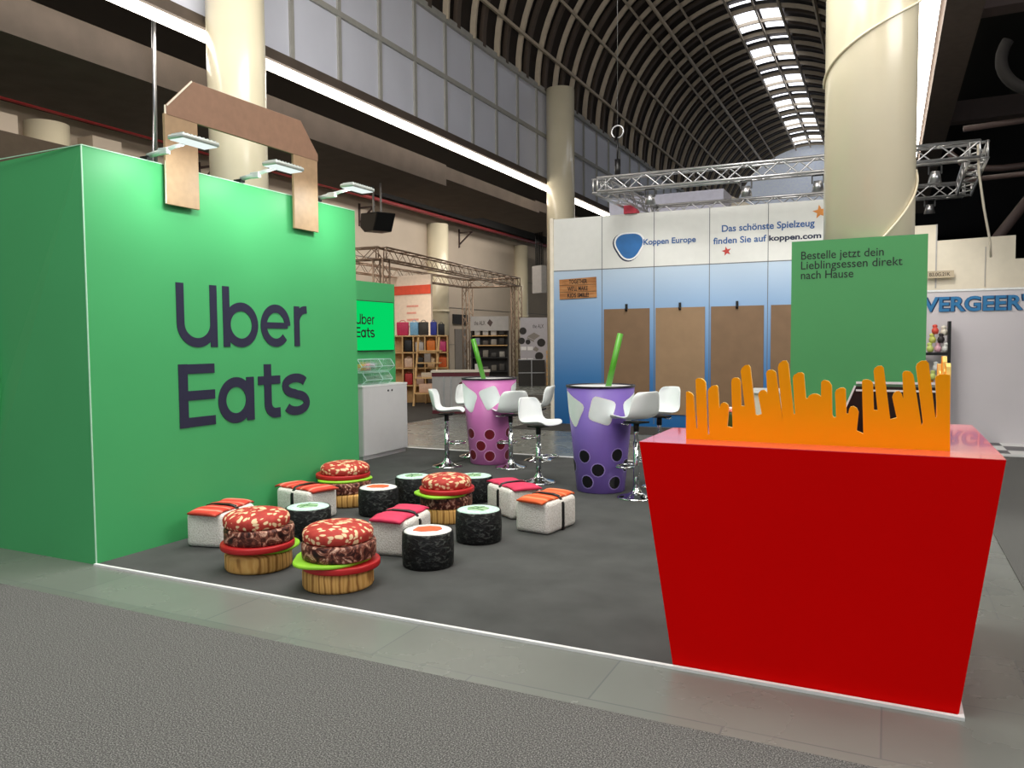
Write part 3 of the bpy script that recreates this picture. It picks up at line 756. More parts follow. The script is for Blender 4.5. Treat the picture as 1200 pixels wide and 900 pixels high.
# directions are measured round the cup from the line towards the camera, positive to the right
ice_a = [(-.12, .10), (.08, .135), (.14, -.05), (-.04, -.14)]
ice_b = [(-.11, .06), (.03, .16), (.12, .03), (.03, -.16), (-.07, -.10)]
cup((-2.685, 7.63), 'cup_purple', 'pearl_black', 'pearl_lilac_line',
    [(.05, .85, [(-.08, .15), (.135, .085), (.075, -.14), (-.14, -.07)]), (-.98, .845, [(-.13, .20), (.16, .06), (.02, -.17), (-.15, -.03)]), (1.12, .86, [(.13, .17), (-.13, .07), (-.04, -.17), (.14, -.06)]), (2.3, .85, ice_a), (3.5, .85, ice_b)],
    [(-.62, .385), (.62, .40), (-1.35, .27), (-.10, .25), (1.15, .28), (-.55, .122), (.58, .115), (2.0, .39), (2.6, .25), (3.4, .39), (-2.0, .25), (3.1, .12), (1.9, .13)],
    [(.085, -.02, 1.06), (.19, .08, 1.63)], 'purple bubble-tea cup table with white ice shapes and a green straw', 'bubble-tea cup tables')
cup((-4.62, 8.83), 'cup_pink', 'pearl_red', 'pearl_pink_line',
    [(.02, .85, [(.06, .16), (.14, -.02), (-.03, -.15), (-.14, .08)]), (-.95, .85, [(-.13, .2), (.16, .05), (.06, -.18), (-.15, -.08)]), (1.25, .90, [(.1, .15), (-.1, .1), (-.1, -.12), (.1, -.12)]), (2.3, .85, ice_a), (3.6, .85, ice_b)],
    [(-.95, .40), (.0, .395), (-.42, .25), (.55, .26), (-.95, .125), (.0, .12), (1.0, .41), (1.5, .25), (1.05, .12), (2.2, .4), (3.0, .25), (-2.2, .4)],
    [(-.04, -.06, 1.06), (-.16, -.13, 1.60)], 'pink bubble-tea cup table with dark red dots and a green straw', 'bubble-tea cup tables')

# ------------------------------------------------------------------ bar stools
def seat_mesh():
    prof = [(.215, -.012), (.19, .005), (.10, .004), (.0, -.004), (-.09, .004), (-.145, .04), (-.175, .10), (-.195, .18), (-.215, .25), (-.225, .285)]
    wid = [.155, .185, .205, .21, .212, .212, .208, .198, .175, .13]
    ns = 10; g = MB(); vs = []
    for (x_, z_), w_ in zip(prof, wid):
        i = prof.index((x_, z_)); t_ = i / 9
        for j in range(ns + 1):
            q = j / ns * 2 - 1; c_ = q * q * abs(q)
            lift = .045 * c_ * (1 - t_) * (1 if i > 0 else .4); fwd_ = .075 * c_ * min(1, max(0, (i - 3) / 4))
            vs.append((x_ + fwd_, q * w_, z_ + lift))
    k_ = ns + 1
    g.add(vs, [(i * k_ + j, i * k_ + j + 1, (i + 1) * k_ + j + 1, (i + 1) * k_ + j) for i in range(9) for j in range(ns)], True)
    return g
SM = {}
def stool(loc, ang, sh, label, fr=None):
    t_ = empty('bar_stool', (loc[0], loc[1], .008), R(ang), label, 'bar stool', 'white bar stools round the cup tables')
    def put(nm, mk, m_, key=None, z=0, rz=0):
        key = key or nm
        if key not in SM:
            o = mk().build(nm, m_, t_)
            SM[key] = o
        else:
            o = SM[key].copy(); C.objects.link(o); o.parent = t_
        o.location = (0, 0, z); o.rotation_euler = (0, 0, rz)
        return o
    first = 'seat_shell' not in SM
    s_ = put('seat_shell', seat_mesh, M['seat'], z=sh)
    if first:
        so = s_.modifiers.new('thick', 'SOLIDIFY'); so.thickness = .014; so.offset = -1
        su = s_.modifiers.new('round', 'SUBSURF'); su.levels = 2; su.render_levels = 2
    def base():
        g = MB(); g.lathe([(.19, 0), (.192, .006), (.17, .016), (.11, .03), (.055, .055), (.036, .09), (.034, .10)], 40); return g
    put('base', base, M['chrome'])
    def mount():
        g = MB(); g.box(-.09, -.09, -.035, .09, .09, -.02); g.lathe([(.028, -.12), (.028, -.03)], 20); return g
    put('seat_plate', mount, M['black'], z=sh)
    g = MB(); g.lathe([(.03, .09), (.03, sh - .22)], 20); g.lathe([(.022, sh - .22), (.022, sh - .06)], 20); g.build('column', M['chrome'], t_)
    def ring():
        g = MB(); pts_ = [(.03 + .10 + .10 * math.cos(R(a)), .13 * math.sin(R(a)), 0) for a in range(-150, 151, 15)]
        g.tube([(.02, -.01, 0)] + pts_ + [(.02, .01, 0)], .011, 8); return g
    put('footrest', ring, M['chrome'], z=.30 if fr is None else fr)
    def lever():
        g = MB(); g.tube([(0, .03, -.03), (.0, .15, -.04), (0, .2, -.03)], .006, 6); return g
    put('lever', lever, M['chrome'], z=sh)
    return t_
stool((-4.974, 8.344), 22, .69, 'white bar stool in profile at the pink cup, its back to the white cabinet')
stool((-4.19, 8.57), 138, .68, 'white bar stool in front of the pink cup, back shell to the viewer')
stool((-3.46, 7.775), -16, .65, 'white bar stool between the two cups, facing the purple cup')
stool((-4.115, 9.244), 190, .70, 'white bar stool behind the one between the cups, turned to the pink cup')
stool((-5.09, 9.23), -35, .70, 'white bar stool mostly hidden behind the pink cup on the cabinet side')
stool((-2.225, 7.38), 152, .78, 'white bar stool at the purple cup nearest the red counter')
stool((-2.17, 8.03), 232, .78, 'white bar stool at the purple cup behind the one nearest the red counter')

# ------------------------------------------------------------------ red fries counter
YF = 3.585
fc = empty('fries_counter', (-.305, 4.0, 0.008), 0, 'red reception counter shaped like a carton of french fries', 'counter')
fo = (-.305, 4.0)
m_ = MB(); TZ = 1.066
bot = [(-.90, YF), (.285, YF), (.285, 4.86), (-.03, 4.86), (-.03, 4.13), (-.90, 4.13)]
top = [(-1.066, YF), (.428, YF), (.428, 4.98), (-.06, 4.98), (-.06, 4.24), (-1.066, 4.24)]
vb = [(x_ - fo[0], y_ - fo[1], 0) for x_, y_ in bot]; vt = [(x_ - fo[0], y_ - fo[1], TZ - .003) for x_, y_ in top]
m_.add(vb + vt, [tuple(range(6))[::-1], tuple(range(6, 12))] + [(i, (i + 1) % 6, 6 + (i + 1) % 6, 6 + i) for i in range(6)])
m_.build('counter_body', M['red'], fc)
m_ = MB(); m_.prism([(x_ - fo[0], y_ - fo[1]) for x_, y_ in top], lambda u, v_, q: (u, v_, q), TZ - .003, TZ); m_.build('counter_top', M['red_top'], fc)
FR = [(-0.885, 1.073), (-0.886, 1.297), (-0.877, 1.299), (-0.86, 1.291), (-0.851, 1.28), (-0.835, 1.115), (-0.83, 1.123), (-0.84, 1.354), (-0.836, 1.361), (-0.828, 1.365), (-0.814, 1.364), (-0.797, 1.353), (-0.791, 1.341), (-0.78, 1.09), (-0.773, 1.095), (-0.781, 1.3), (-0.776, 1.315), (-0.76, 1.329), (-0.74, 1.332), (-0.733, 1.323), (-0.726, 1.219), (-0.721, 1.232), (-0.718, 1.242), (-0.709, 1.249), (-0.698, 1.249), (-0.686, 1.24), (-0.681, 1.223), (-0.688, 1.135), (-0.662, 1.129), (-0.67, 1.348), (-0.667, 1.362), (-0.658, 1.369), (-0.642, 1.37), (-0.631, 1.361), (-0.627, 1.348), (-0.623, 1.235), (-0.607, 1.235), (-0.627, 1.4), (-0.622, 1.415), (-0.607, 1.429), (-0.591, 1.431), (-0.583, 1.419), (-0.557, 1.197), (-0.548, 1.193), (-0.529, 1.2), (-0.546, 1.289), (-0.542, 1.303), (-0.533, 1.311), (-0.519, 1.314), (-0.509, 1.305), (-0.504, 1.293), (-0.511, 1.391), (-0.508, 1.401), (-0.5, 1.408), (-0.485, 1.408), (-0.473, 1.402), (-0.467, 1.394), (-0.435, 1.172), (-0.459, 1.418), (-0.455, 1.436), (-0.438, 1.451), (-0.422, 1.452), (-0.413, 1.436), (-0.387, 1.205), (-0.381, 1.205), (-0.393, 1.371), (-0.388, 1.384), (-0.371, 1.396), (-0.355, 1.398), (-0.345, 1.39), (-0.335, 1.278), (-0.329, 1.278), (-0.321, 1.291), (-0.307, 1.299), (-0.293, 1.301), (-0.278, 1.295), (-0.271, 1.288), (-0.271, 1.352), (-0.265, 1.361), (-0.255, 1.364), (-0.238, 1.358), (-0.226, 1.34), (-0.222, 1.206), (-0.216, 1.195), (-0.206, 1.196), (-0.212, 1.307), (-0.207, 1.32), (-0.19, 1.33), (-0.176, 1.33), (-0.168, 1.323), (-0.163, 1.213), (-0.156, 1.213), (-0.152, 1.236), (-0.147, 1.245), (-0.135, 1.248), (-0.121, 1.24), (-0.113, 1.222), (-0.12, 1.138), (-0.093, 1.126), (-0.102, 1.36), (-0.098, 1.366), (-0.084, 1.369), (-0.068, 1.365), (-0.057, 1.353), (-0.052, 1.234), (-0.037, 1.232), (-0.056, 1.406), (-0.052, 1.419), (-0.04, 1.428), (-0.024, 1.43), (-0.015, 1.42), (0.014, 1.194), (0.039, 1.202), (0.02, 1.292), (0.025, 1.308), (0.035, 1.318), (0.048, 1.32), (0.057, 1.307), (0.064, 1.286), (0.058, 1.394), (0.062, 1.404), (0.073, 1.408), (0.089, 1.405), (0.1, 1.392), (0.103, 1.38), (0.136, 1.171), (0.141, 1.184), (0.11, 1.425), (0.115, 1.44), (0.131, 1.452), (0.149, 1.453), (0.159, 1.442), (0.188, 1.206), (0.194, 1.215), (0.184, 1.376), (0.188, 1.387), (0.201, 1.394), (0.218, 1.396), (0.239, 1.392), (0.246, 1.066)]
FR[0] = (-.885, 1.066)
def fry_panel(poly, fn, t0, t1, name):
    """cut-out board: outline tessellated for the faces, pale sawn edge round it"""
    from mathutils.geometry import tessellate_polygon
    tri = tessellate_polygon([[Vector((u, v_, 0)) for u, v_ in poly]])
    n_ = len(poly); g = MB()
    g.add([fn(u, v_, t0) for u, v_ in poly] + [fn(u, v_, t1) for u, v_ in poly], [tuple(t_) for t_ in tri] + [tuple(i + n_ for i in t_[::-1]) for t_ in tri])
    o = g.build(name, M['fry'], fc)
    g = MB(); g.add([fn(u, v_, t0) for u, v_ in poly] + [fn(u, v_, t1) for u, v_ in poly], [(i, (i + 1) % n_, n_ + (i + 1) % n_, n_ + i) for i in range(n_)])
    g.build('sawn_edge', M['fry_edge'], o)
fry_panel(FR, lambda u, v_, q: (u - fo[0], q - fo[1], v_), 3.77, 3.788, 'front_fries')
SF = [(3.79, 1.066), (3.79, 1.37), (3.80, 1.425), (3.815, 1.44), (3.86, 1.44), (3.875, 1.42), (3.885, 1.25), (3.9, 1.25), (3.91, 1.40), (3.95, 1.41), (3.965, 1.24), (4.02, 1.24), (4.04, 1.44), (4.06, 1.465), (4.13, 1.465), (4.15, 1.44), (4.17, 1.22), (4.22, 1.22), (4.24, 1.38), (4.3, 1.39), (4.32, 1.2), (4.4, 1.2), (4.42, 1.42), (4.48, 1.42), (4.5, 1.066)]
fry_panel(SF, lambda u, v_, q: (q - fo[0], u - fo[1], v_), .226, .244, 'side_fries')
o = MB(); o.lathe([(.018, 0), (.02, .005), (.02, .085), (.012, .1), (.011, .118)], 20)
bt = empty('drink_bottle', (-.722, 4.02, 1.075), 0, 'small dark green bottle with white cap behind the yellow fries', 'bottle')
o.build('bottle_body', mat('bottle_green', '#1e4d22', .3), bt)
o = MB(); o.lathe([(.014, .118), (.014, .14), (.001, .141)], 16); o.build('cap', M['table_white'], bt)
# black case with bright metal edges behind the counter
kc = empty('equipment_case', (.0, 5.75, .008), 0, 'black equipment case with bright metal edges behind the red counter', 'case')
g = MB(); prof = [(-.26, 0), (-.26, 1.06), (-.19, 1.24), (.3, 1.24), (.3, 0)]
g.prism(prof, lambda u, v_, q: (u, q, v_), -.2, .25); g.build('case_body', M['black'], kc)
g = MB()
g.bar((-.185, -.205, 1.265), (.3, -.205, 1.265), .014); g.bar((-.185, -.205, 1.215), (.3, -.205, 1.215), .012); g.bar((-.258, -.205, 1.07), (-.19, -.205, 1.245), .012); g.bar((-.258, -.205, .75), (-.258, -.205, 1.07), .012)
g.build('edge_rail', M['table_white'], kc)
# white-topped small counter far behind the fries
wt = empty('side_table', (-1.6, 12.2, .006), 0, 'pale side table with overhanging white top in front of the brown boards', 'table')
g = MB(); g.box(-.2, -.2, .02, .2, .2, .77); g.build('body', M['cream_wall'], wt)
g = MB(); g.box(-.26, -.25, .77, .26, .25, .82); g.build('top', M['table_white'], wt)

# ------------------------------------------------------------------ green notice board on the column
gp = empty('notice_board', (-.27, 7.78, .008), 0, 'tall green notice board with dark German lettering standing against the thick column', 'sign')
g = MB(); g.box(-.563, 0, 0, .573, .04, 2.475); g.build('board', M['panel_green'], gp)
for s_, w_, zz, hh, dz in (('Bestelle jetzt dein', .70, 2.30, .100, .022), ('Lieblingsessen direkt', .852, 2.208, .100, .022), ('nach Hause', .452, 2.119, .076, 0)):
    g = text(s_, w_, hh, lambda u, v_, q: (-.478 + u, -q, zz - dz + v_), .004, depth=.002)
    g.build('lettering', M['panel_ink'], gp)
# ------------------------------------------------------------------ blue gradient wall of the toy stand
KA = (-5.758, 13.714); KR = math.atan2(.046532, .998917)
kw = empty('display_wall', (KA[0], KA[1], 0), KR, 'long white and blue gradient display wall with hardboard panels behind the cups', 'display wall')
KH, KS = 3.89, 2.91
LEN = 6.05
m_ = MB(); m_.box(0, 0, 0.002, LEN, .12, KS); m_.build('lower_panels', M['kop_blue'], kw)
m_ = MB(); m_.box(0, 0, KS, LEN, .12, KH); m_.build('upper_panels', M['kop_white'], kw)
m_ = MB(); m_.box(-.07, -.02, 0.002, -.002, .14, KH + .02); m_.build('end_post', M['cream_edge'], kw)
m_ = MB()
for x_ in (.952, 1.928, 2.912, 3.893, 4.88, 5.86): m_.box(x_ - .006, -.003, 0.05, x_ + .006, .001, KH)
m_.box(0, -.003, KS - .008, LEN, .001, KS + .008); m_.build('panel_seam', M['kop_seam'], kw)
for i, (a, b) in enumerate(((.992, 1.85), (1.962, 2.84), (2.945, 3.835), (3.95, 4.82), (4.92, 5.8))):
    m_ = MB(); m_.box(a, -.02, .235, b, 0, 2.165); o = m_.build('hardboard_panel', M['brown_board_light' if i == 1 else 'brown_board'], kw)
    m_ = MB(); xm = (a + b) / 2; m_.box(xm - .02, -.04, 2.12, xm + .02, -.0, 2.25); m_.bar((xm, -.04, 2.13), (xm, -.08, 2.16), .03); m_.build('hook', M['black'], o)
KF = lambda x0, z0: (lambda u, v_, q: (x0 + u, -q, z0 + v_))
lg = []
for k_ in range(40):
    a = 2 * PI * k_ / 40; r_ = .285 * (1 + .10 * math.cos(3 * (a + PI / 2)))
    lg.append((1.47 + r_ * math.cos(a), 3.325 + .92 * r_ * math.sin(a)))
def blob(sc_, m_, d_, nm, par, dx=0, dz=0):
    g = MB(); g.prism([(1.47 + (x_ - 1.47) * sc_ + dx, 3.325 + (z_ - 3.325) * sc_ + dz) for x_, z_ in lg], KF(0, 0), d_ - .001, d_); return g.build(nm, m_, par)
emb = blob(1.0, M['text_navy'], .004, 'emblem', kw, -.018, -.012)
blob(.97, M['logo_white'], .006, 'emblem_outline', emb); blob(.86, M['logo_blue'], .008, 'emblem_field', emb)
text('Koppen Europe', .94, .135, KF(1.735, 3.278), .022, .012).build('lettering', M['text_blue'], kw)
text('Das schönste Spielzeug', 1.51, .155, KF(3.12, 3.42), .022, .004).build('lettering', M['text_blue'], kw)
text('finden Sie auf', .89, .115, KF(2.975, 3.25), .022, .004).build('lettering', M['text_blue'], kw)
text('koppen.com', .83, .125, KF(3.905, 3.225), .035, .004).build('lettering', M['text_navy'], kw)
def star(cx, cz, r_, m_, rot):
    g = MB(); g.prism([(cx + (r_ if i % 2 == 0 else r_ * .42) * math.cos(PI / 2 + rot + i * PI / 5), cz + (r_ if i % 2 == 0 else r_ * .42) * math.sin(PI / 2 + rot + i * PI / 5)) for i in range(10)], KF(0, 0), .001, .004); g.build('starfish', m_, kw)
star(3.203, 3.12, .085, M['star_red'], .2); star(4.71, 3.69, .12, M['star_orange'], .15); star(5.35, 3.2, .09, M['star_red'], .4)
ws = MB(); ws.prism([(.122, 2.372), (.852, 2.392), (.842, 2.772), (.115, 2.745)], KF(0, 0), .002, .022); wso = ws.build('wooden_sign', M['wood_sign'], kw)
wl = MB()
for z_ in (2.505, 2.635): wl.box(.12, -.0235, z_ - .004, .848, -.022, z_ + .004)
for s_, x_, z_, w_ in (('TOGETHER', .31, 2.655, .36), ("WE'LL MAKE", .28, 2.525, .40), ('KIDS SMILE!', .28, 2.40, .42)):
    q = text(s_, w_, .085, KF(x_, z_), .03, .0245); wl.v, wl.f, wl.sm = wl.v, wl.f, wl.sm; wl.add(q.v, q.f)
wl.build('lettering', M['sign_ink'], wso)
# items on top of the wall
def kpt(u, v_, z_): return (KA[0] + u * math.cos(KR) - v_ * math.sin(KR), KA[1] + u * math.sin(KR) + v_ * math.cos(KR), z_)
o = MB(); o.prism([(0, 0), (.24, 0), (.235, .05), (.2, .10), (.12, .145), (.0, .15)], lambda u, v_, q: (u, q, v_), -.1, .1)
o = o.build('red_cap', colmat('#c2354a')); o.location = kpt(1.38, .06, KH + .001); tag(o, 'rounded red object lying on top of the display wall above the round emblem', 'hat')
def spot(loc, label, aim, e_=60, real=True, grp='spotlights hanging from the wall truss', m_='steel'):
    t_ = empty('truss_spotlight', loc, 0, label, 'spotlight', grp)
    g = MB(); g.tube([(0, 0, -.1), (0, .02, -.26)], [.06, .09], 14); g.build('housing', M[m_], t_)
    g = MB(); g.bar((-.08, 0, -.02), (.08, 0, -.02), .02); g.bar((-.08, 0, -.02), (-.08, 0, -.14), .02); g.bar((.08, 0, -.02), (.08, 0, -.14), .02); g.build('yoke', M['black'], t_)
    if real:
        ld = bpy.data.lights.new('spot_light', 'SPOT'); ld.energy = e_; ld.spot_size = R(95); ld.spot_blend = .8; ld.shadow_soft_size = .08; ld.color = (1, .96, .9)
        lo = bpy.data.objects.new('spot_light', ld); C.objects.link(lo); lo.parent = t_; lo.location = (0, 0, -.3)
        d_ = Vector(aim) - (Vector(loc) + Vector((0, 0, -.3))); lo.rotation_euler = d_.to_track_quat('-Z', 'Y').to_euler()
# rectangular truss rig
def truss_beam(p0, p1, s=.22, nb=None, r=.022, rb=.011):
    p0, p1 = Vector(p0), Vector(p1); d = p1 - p0; L_ = d.length; d.normalize()
    up = Vector((0, 0, 1)) if abs(d.z) < .9 else Vector((1, 0, 0)); x_ = d.cross(up).normalized(); z_ = x_.cross(d).normalized()
    g = MB(); cor = [(sx * s / 2, sz * s / 2) for sx, sz in ((-1, -1), (1, -1), (1, 1), (-1, 1))]
    for a, b in cor: g.tube([p0 + x_ * a + z_ * b, p1 + x_ * a + z_ * b], r, 6)
    nb = nb or max(2, int(L_ / (s * 1.15)))
    for i in range(nb):
        q0, q1 = p0 + d * L_ * i / nb, p0 + d * L_ * (i + 1) / nb
        for k_ in range(4):
            a, b = cor[k_], cor[(k_ + 1) % 4]
            if i % 2: a, b = b, a
            g.tube([q0 + x_ * a[0] + z_ * a[1], q1 + x_ * b[0] + z_ * b[1]], rb, 4, caps=False)
    for q in (p0, p1):
        for k_ in range(4):
            a, b = cor[k_], cor[(k_ + 1) % 4]; g.tube([q + x_ * a[0] + z_ * a[1], q + x_ * b[0] + z_ * b[1]], rb * 1.4, 5)
    return g
rg = empty('lighting_truss', (0, 0, 0), 0, 'rectangular aluminium lighting truss hanging above the display wall', 'truss')
RA, RB, RC, RD = (-4.36, 12.35, 4.15), (1.09, 12.62, 4.17), (1.14, 15.65, 4.15), (-4.3, 15.35, 4.15)
for a, b in ((RA, RB), (RB, RC), (RC, RD), (RD, RA)): truss_beam(a, b).build('truss_beam', M['alu'], rg)
for p_, lab in ((RA, 0), (RB, 0)):
    pass
ch = MB(); ch.tube([(-4.05, 12.37, 4.26), (-4.05, 12.37, 4.55)], .05, 8); ch.tube([(-4.05, 12.37, 4.55), (-4.05, 12.37, 4.9)], .015, 6)
hk = MB(); hk.tube([(-4.05 + .1 * math.cos(R(a)), 12.37, 5.0 + .1 * math.sin(R(a))) for a in range(-90, 255, 15)], .015, 6)
tg = empty('chain_hoist', (-4.05, 12.37, 4.26), 0, 'black chain hoist holding the left corner of the lighting truss', 'hoist')
for nm, g, m_ in (('hoist_body', ch, 'black'), ('hook', hk, 'steel')):
    o = g.build(nm, M[m_], tg); o.matrix_parent_inverse = Matrix.Translation((4.05, -12.37, -4.26))
g = MB(); g.tube([(-4.05, 12.37, 5.1), (-4.05, 12.37, 12.9)], .004, 4); o = g.build('steel_cable', M['steel'], tg); o.matrix_parent_inverse = Matrix.Translation((4.05, -12.37, -4.26))
for i, (x_, y_, lab) in enumerate(((-3.5, 12.35, 'silver spotlight under the front truss beam, just right of the chain hoist'), (-2.0, 12.4, 'silver spotlight under the front truss beam over the round emblem and shop lettering'), (-.98, 12.5, 'silver spotlight under the front truss beam nearest the thick column'), (.56, 12.6, 'white spotlight under the front truss beam right of the thick column'))):
    spot((x_, y_, 4.03), lab, (x_ - .2, 13.75, 2.0), 45, True)
for x_, y_, lab in ((-1.9, 15.42, 'small silver spotlight under the rear truss beam'), (.62, 15.6, 'white spotlight under the rear truss beam right of the thick column'), ):
    spot((x_, y_, 4.03), lab, (x_, 17, 1), 0, False)
# lilac wall behind the blue one
o = MB(); o.box(-6.1, 18.0, 0, -3.5, 18.1, 5.0); o.box(-3.5, 18.0, 0, -3.4, 20.5, 5.0); struct(o, 'partition', M['lilac_wall'])
o = MB(); o.prism([(-3.4, 0), (-3.4, 5.0), (-2.3, 4.4), (-1.0, 4.3), (-1.0, 0)], lambda u, v_, q: (u, q, v_), 19.0, 19.1); struct(o, 'partition', M['cream_wall'])

# ------------------------------------------------------------------ right: white stand with blue letters, cream partition
vw = empty('white_stand_wall', (.5, 13.36, 0), 0, 'white stand wall with large blue lettering beyond the red counter', 'stand wall')
g = MB(); g.box(0, .0, .02, 5, .1, 2.28); g.build('wall_panel', M['white_wall'], vw)
g = MB(); g.box(0, -.01, 2.27, 5, .11, 2.30); g.build('top_rail', M['table_white'], vw)
for m_, d_, ex in ((M['letter_navy'], .004, .055), (M['letter_blue'], .02, .025)):
    g = text("VERGEER'", 1.32, .235, lambda u, v_, q: (-.035 + u, -q, 1.968 + v_), ex, d_)
    g.build('lettering', m_, vw)
o = MB(); o.prism([(-.3, 0), (-.3, 3.33), (.655, 3.33), (.655, 3.08), (1.69, 3.10), (1.69, 2.75), (5, 2.75), (5, 0)], lambda u, v_, q: (u, q, v_), 13.75, 13.85); struct(o, 'partition', M['cream_wall'])
o = MB(); o.box(.64, 13.735, 2.35, .66, 13.75, 3.33); o.box(1.30, 13.735, 2.35, 1.31, 13.75, 2.95); struct(o, 'trim_4', M['grey_panel'])
hs = empty('hall_number_sign', (.6, 13.66, 2.50), 0, 'small beige hall number sign on the cream partition beside the green notice', 'sign')
g = MB(); g.box(-.08, 0, 0, .29, .03, .11); g.box(-.02, .03, .02, .0, .09, .06); g.build('plate', mat('sign_beige', '#b7a88f', .6), hs)
text('B3.0G.21K', .28, .055, lambda u, v_, q: (-.04 + u, -q, .028 + v_), .01, .002).build('lettering', M['sign_ink'], hs)
# toy shelf
ts = empty('toy_shelf', (.52, 13.05, .02), 0, 'black shelf rack with small soft toys beside the green notice', 'shelf')
g = MB()
for x_ in (-.35, .27): g.box(x_, -.02, 0, x_ + .04, .22, 1.80)
g.build('upright', M['black'], ts)
for z_ in (.3, .75, 1.30):
    g = MB(); g.box(-.31, -.02, z_, .27, .22, z_ + .04); g.build('shelf_board', M['black'], ts)
random.seed(3)
cols = ['#c3cf72', '#d9a6b4', '#d8d8d4', '#ccd06a', '#2a2226', '#e8e0d0', '#d44c3c', '#e79a2d', '#b03a48', '#e6dfd2']
for i, (x_, z_) in enumerate(((.57, 1.362), (.665, 1.362), (.755, 1.362), (.60, 1.50), (.70, 1.50), (.75, 1.61), (.63, 1.63), (.575, .812), (.67, .812), (.755, .812), (.6, .95), (.71, .95), (.65, 1.08))):
    g = MB(); g.lathe([(.001, 0), (.035, .006), (.05, .05), (.04, .085), (.025, .1), (.036, .115), (.032, .14), (.001, .15)], 14)
    o = g.build('soft_toy', colmat(cols[i % 10])); o.location = (x_, 13.1 + .03 * (i % 2), z_); o.rotation_euler = (.12 * (i % 3 - 1), .2 * (i % 2) - .1, i)
    tag(o, 'small rounded soft toy on the black shelf rack', 'soft toy', 'soft toys on the black shelf rack')

# ------------------------------------------------------------------ left background stands
lt_ = empty('stand_truss', (0, 0, 0), 0, 'aluminium truss frame of the far stand, on square truss legs', 'truss')
TA, TB, TC, TD = (-11.86, 16.7, 3.9), (-13.0, 27.2, 3.9), (-14.6, 16.3, 3.9), (-15.0, 26.9, 3.9)
for a, b in ((TA, TB), (TA, TC), (TC, TD), (TD, TB)): truss_beam(a, b, .30, r=.025, rb=.012).build('truss_beam', M['alu_warm'], lt_)
for p_ in (TA, TB, TC, TD): truss_beam((p_[0], p_[1], 0.01), (p_[0], p_[1], 3.75), .30, r=.025, rb=.012).build('truss_leg', M['alu_warm'], lt_)
# loudspeaker on the wall
ls = empty('loudspeaker', (-10.72, 15.0, 4.43), R(-28), 'black loudspeaker hanging high on the left under the soffit', 'loudspeaker'); ls.scale = (1.2, 1.2, 1.0)
g = MB(); g.prism([(-.40, -.12), (-.36, .2), (.36, .12), (.18, -.28), (-.22, -.26)], lambda u, v_, q: (u, q, v_), -.2, .2); g.build('cabinet', M['black'], ls, bevel=.02)
g = MB(); g.bar((-.2, 0, .15), (-.2, 0, .835), .03); g.bar((.12, 0, .15), (.12, 0, .835), .03); g.build('bracket', M['steel'], ls)
eb = empty('electrical_box', (-11.39, 25.77, 3.83), R(-28), 'grey electrical cabinet with cables up high beside the tall column', 'cabinet')
g = MB(); g.box(-.27, -.12, -.48, .27, .12, .5); g.build('case', M['grey_panel'], eb)
g = MB()
for i in range(6): g.tube([(-.2 + .08 * i, 0, .5), (-.2 + .08 * i, 0, 1.7)], .02, 6)
g.build('cable', M['black'], eb)
# far stand backdrop with coral band
bd = empty('backdrop_panel', (-12.6, 21.2, 0), R(-8), 'peach backdrop panel with a coral band behind the pine shelves', 'panel')
g = MB(); g.box(-3.2, 0, 0, -.62, .08, 3.78); g.build('board', M['peach_wall'], bd)
g = MB(); g.box(-3.2, -.02, 3.16, -.62, 0, 3.45); g.build('band', M['coral'], bd)
g = MB()
for i in range(4): g.box(-1.65, -.006, 2.75 - .22 * i, -1.15 - .1 * (i % 2), 0, 2.81 - .22 * i)
g.build('print_line', colmat('#e4a193'), bd)
# pine shelf with bags
sx0, sy0 = -11.28, 16.75
SR = math.atan2(.51, 1.05)
sh_ = empty('pine_shelf', (sx0, sy0, .006), SR, 'tall pine shelf unit of the far stand filled with colourful bags', 'shelf')
def shl(u, v_, z_): return (sx0 + u * math.cos(SR) - v_ * math.sin(SR), sy0 + u * math.sin(SR) + v_ * math.cos(SR), z_)
g = MB()
for u in (-.35, .0, .28, .58, .88, 1.16): g.box(u - .015, 0, 0, u + .015, .35, 1.75 if u > -.3 else 1.72)
g.build('upright', M['pine'], sh_)
for z_ in (.45, .9, 1.3, 1.73):
    g = MB(); g.box(-.36, 0, z_, 1.175, .35, z_ + .03); g.build('shelf_board', M['pine'], sh_)
g = MB(); g.box(-.36, .33, 0, 1.175, .35, 1.75); g.build('back_panel', M['pine'], sh_)
bags = [(.0, 1.765, .30, .44, '#cf2f5c'), (.30, 1.765, .22, .42, '#7fb4d8'), (.54, 1.765, .24, .44, '#3a3530'), (.80, 1.765, .16, .40, '#2c3aa0'), (1.0, 1.765, .16, .34, '#15151a'),
        (.14, 1.345, .20, .36, '#17171a'), (.43, 1.345, .22, .28, '#b9b3ae'), (.73, 1.345, .22, .33, '#e07a28'), (1.02, 1.345, .2, .3, '#cf3f78'),
        (.14, .935, .22, .28, '#d9b9a0'), (.43, .935, .2, .3, '#2a2826'), (.73, .935, .2, .26, '#e9c9a0'), (1.02, .935, .22, .30, '#d9652a'),
        (.14, .485, .2, .34, '#b42a2c'), (.43, .485, .22, .26, '#d6b3a0'), (.73, .485, .2, .3, '#6a5d55'), (1.02, .485, .2, .28, '#d49a63')]
names = {'#cf2f5c': 'bright pink', '#7fb4d8': 'sky blue', '#3a3530': 'dark patterned', '#2c3aa0': 'royal blue', '#15151a': 'small black', '#17171a': 'black', '#b9b3ae': 'pale grey', '#e07a28': 'orange', '#cf3f78': 'magenta',
         '#d9b9a0': 'beige', '#2a2826': 'charcoal', '#e9c9a0': 'sand-coloured', '#d9652a': 'rust orange', '#b42a2c': 'dark red', '#d6b3a0': 'blush', '#6a5d55': 'brown-grey', '#d49a63': 'tan'}
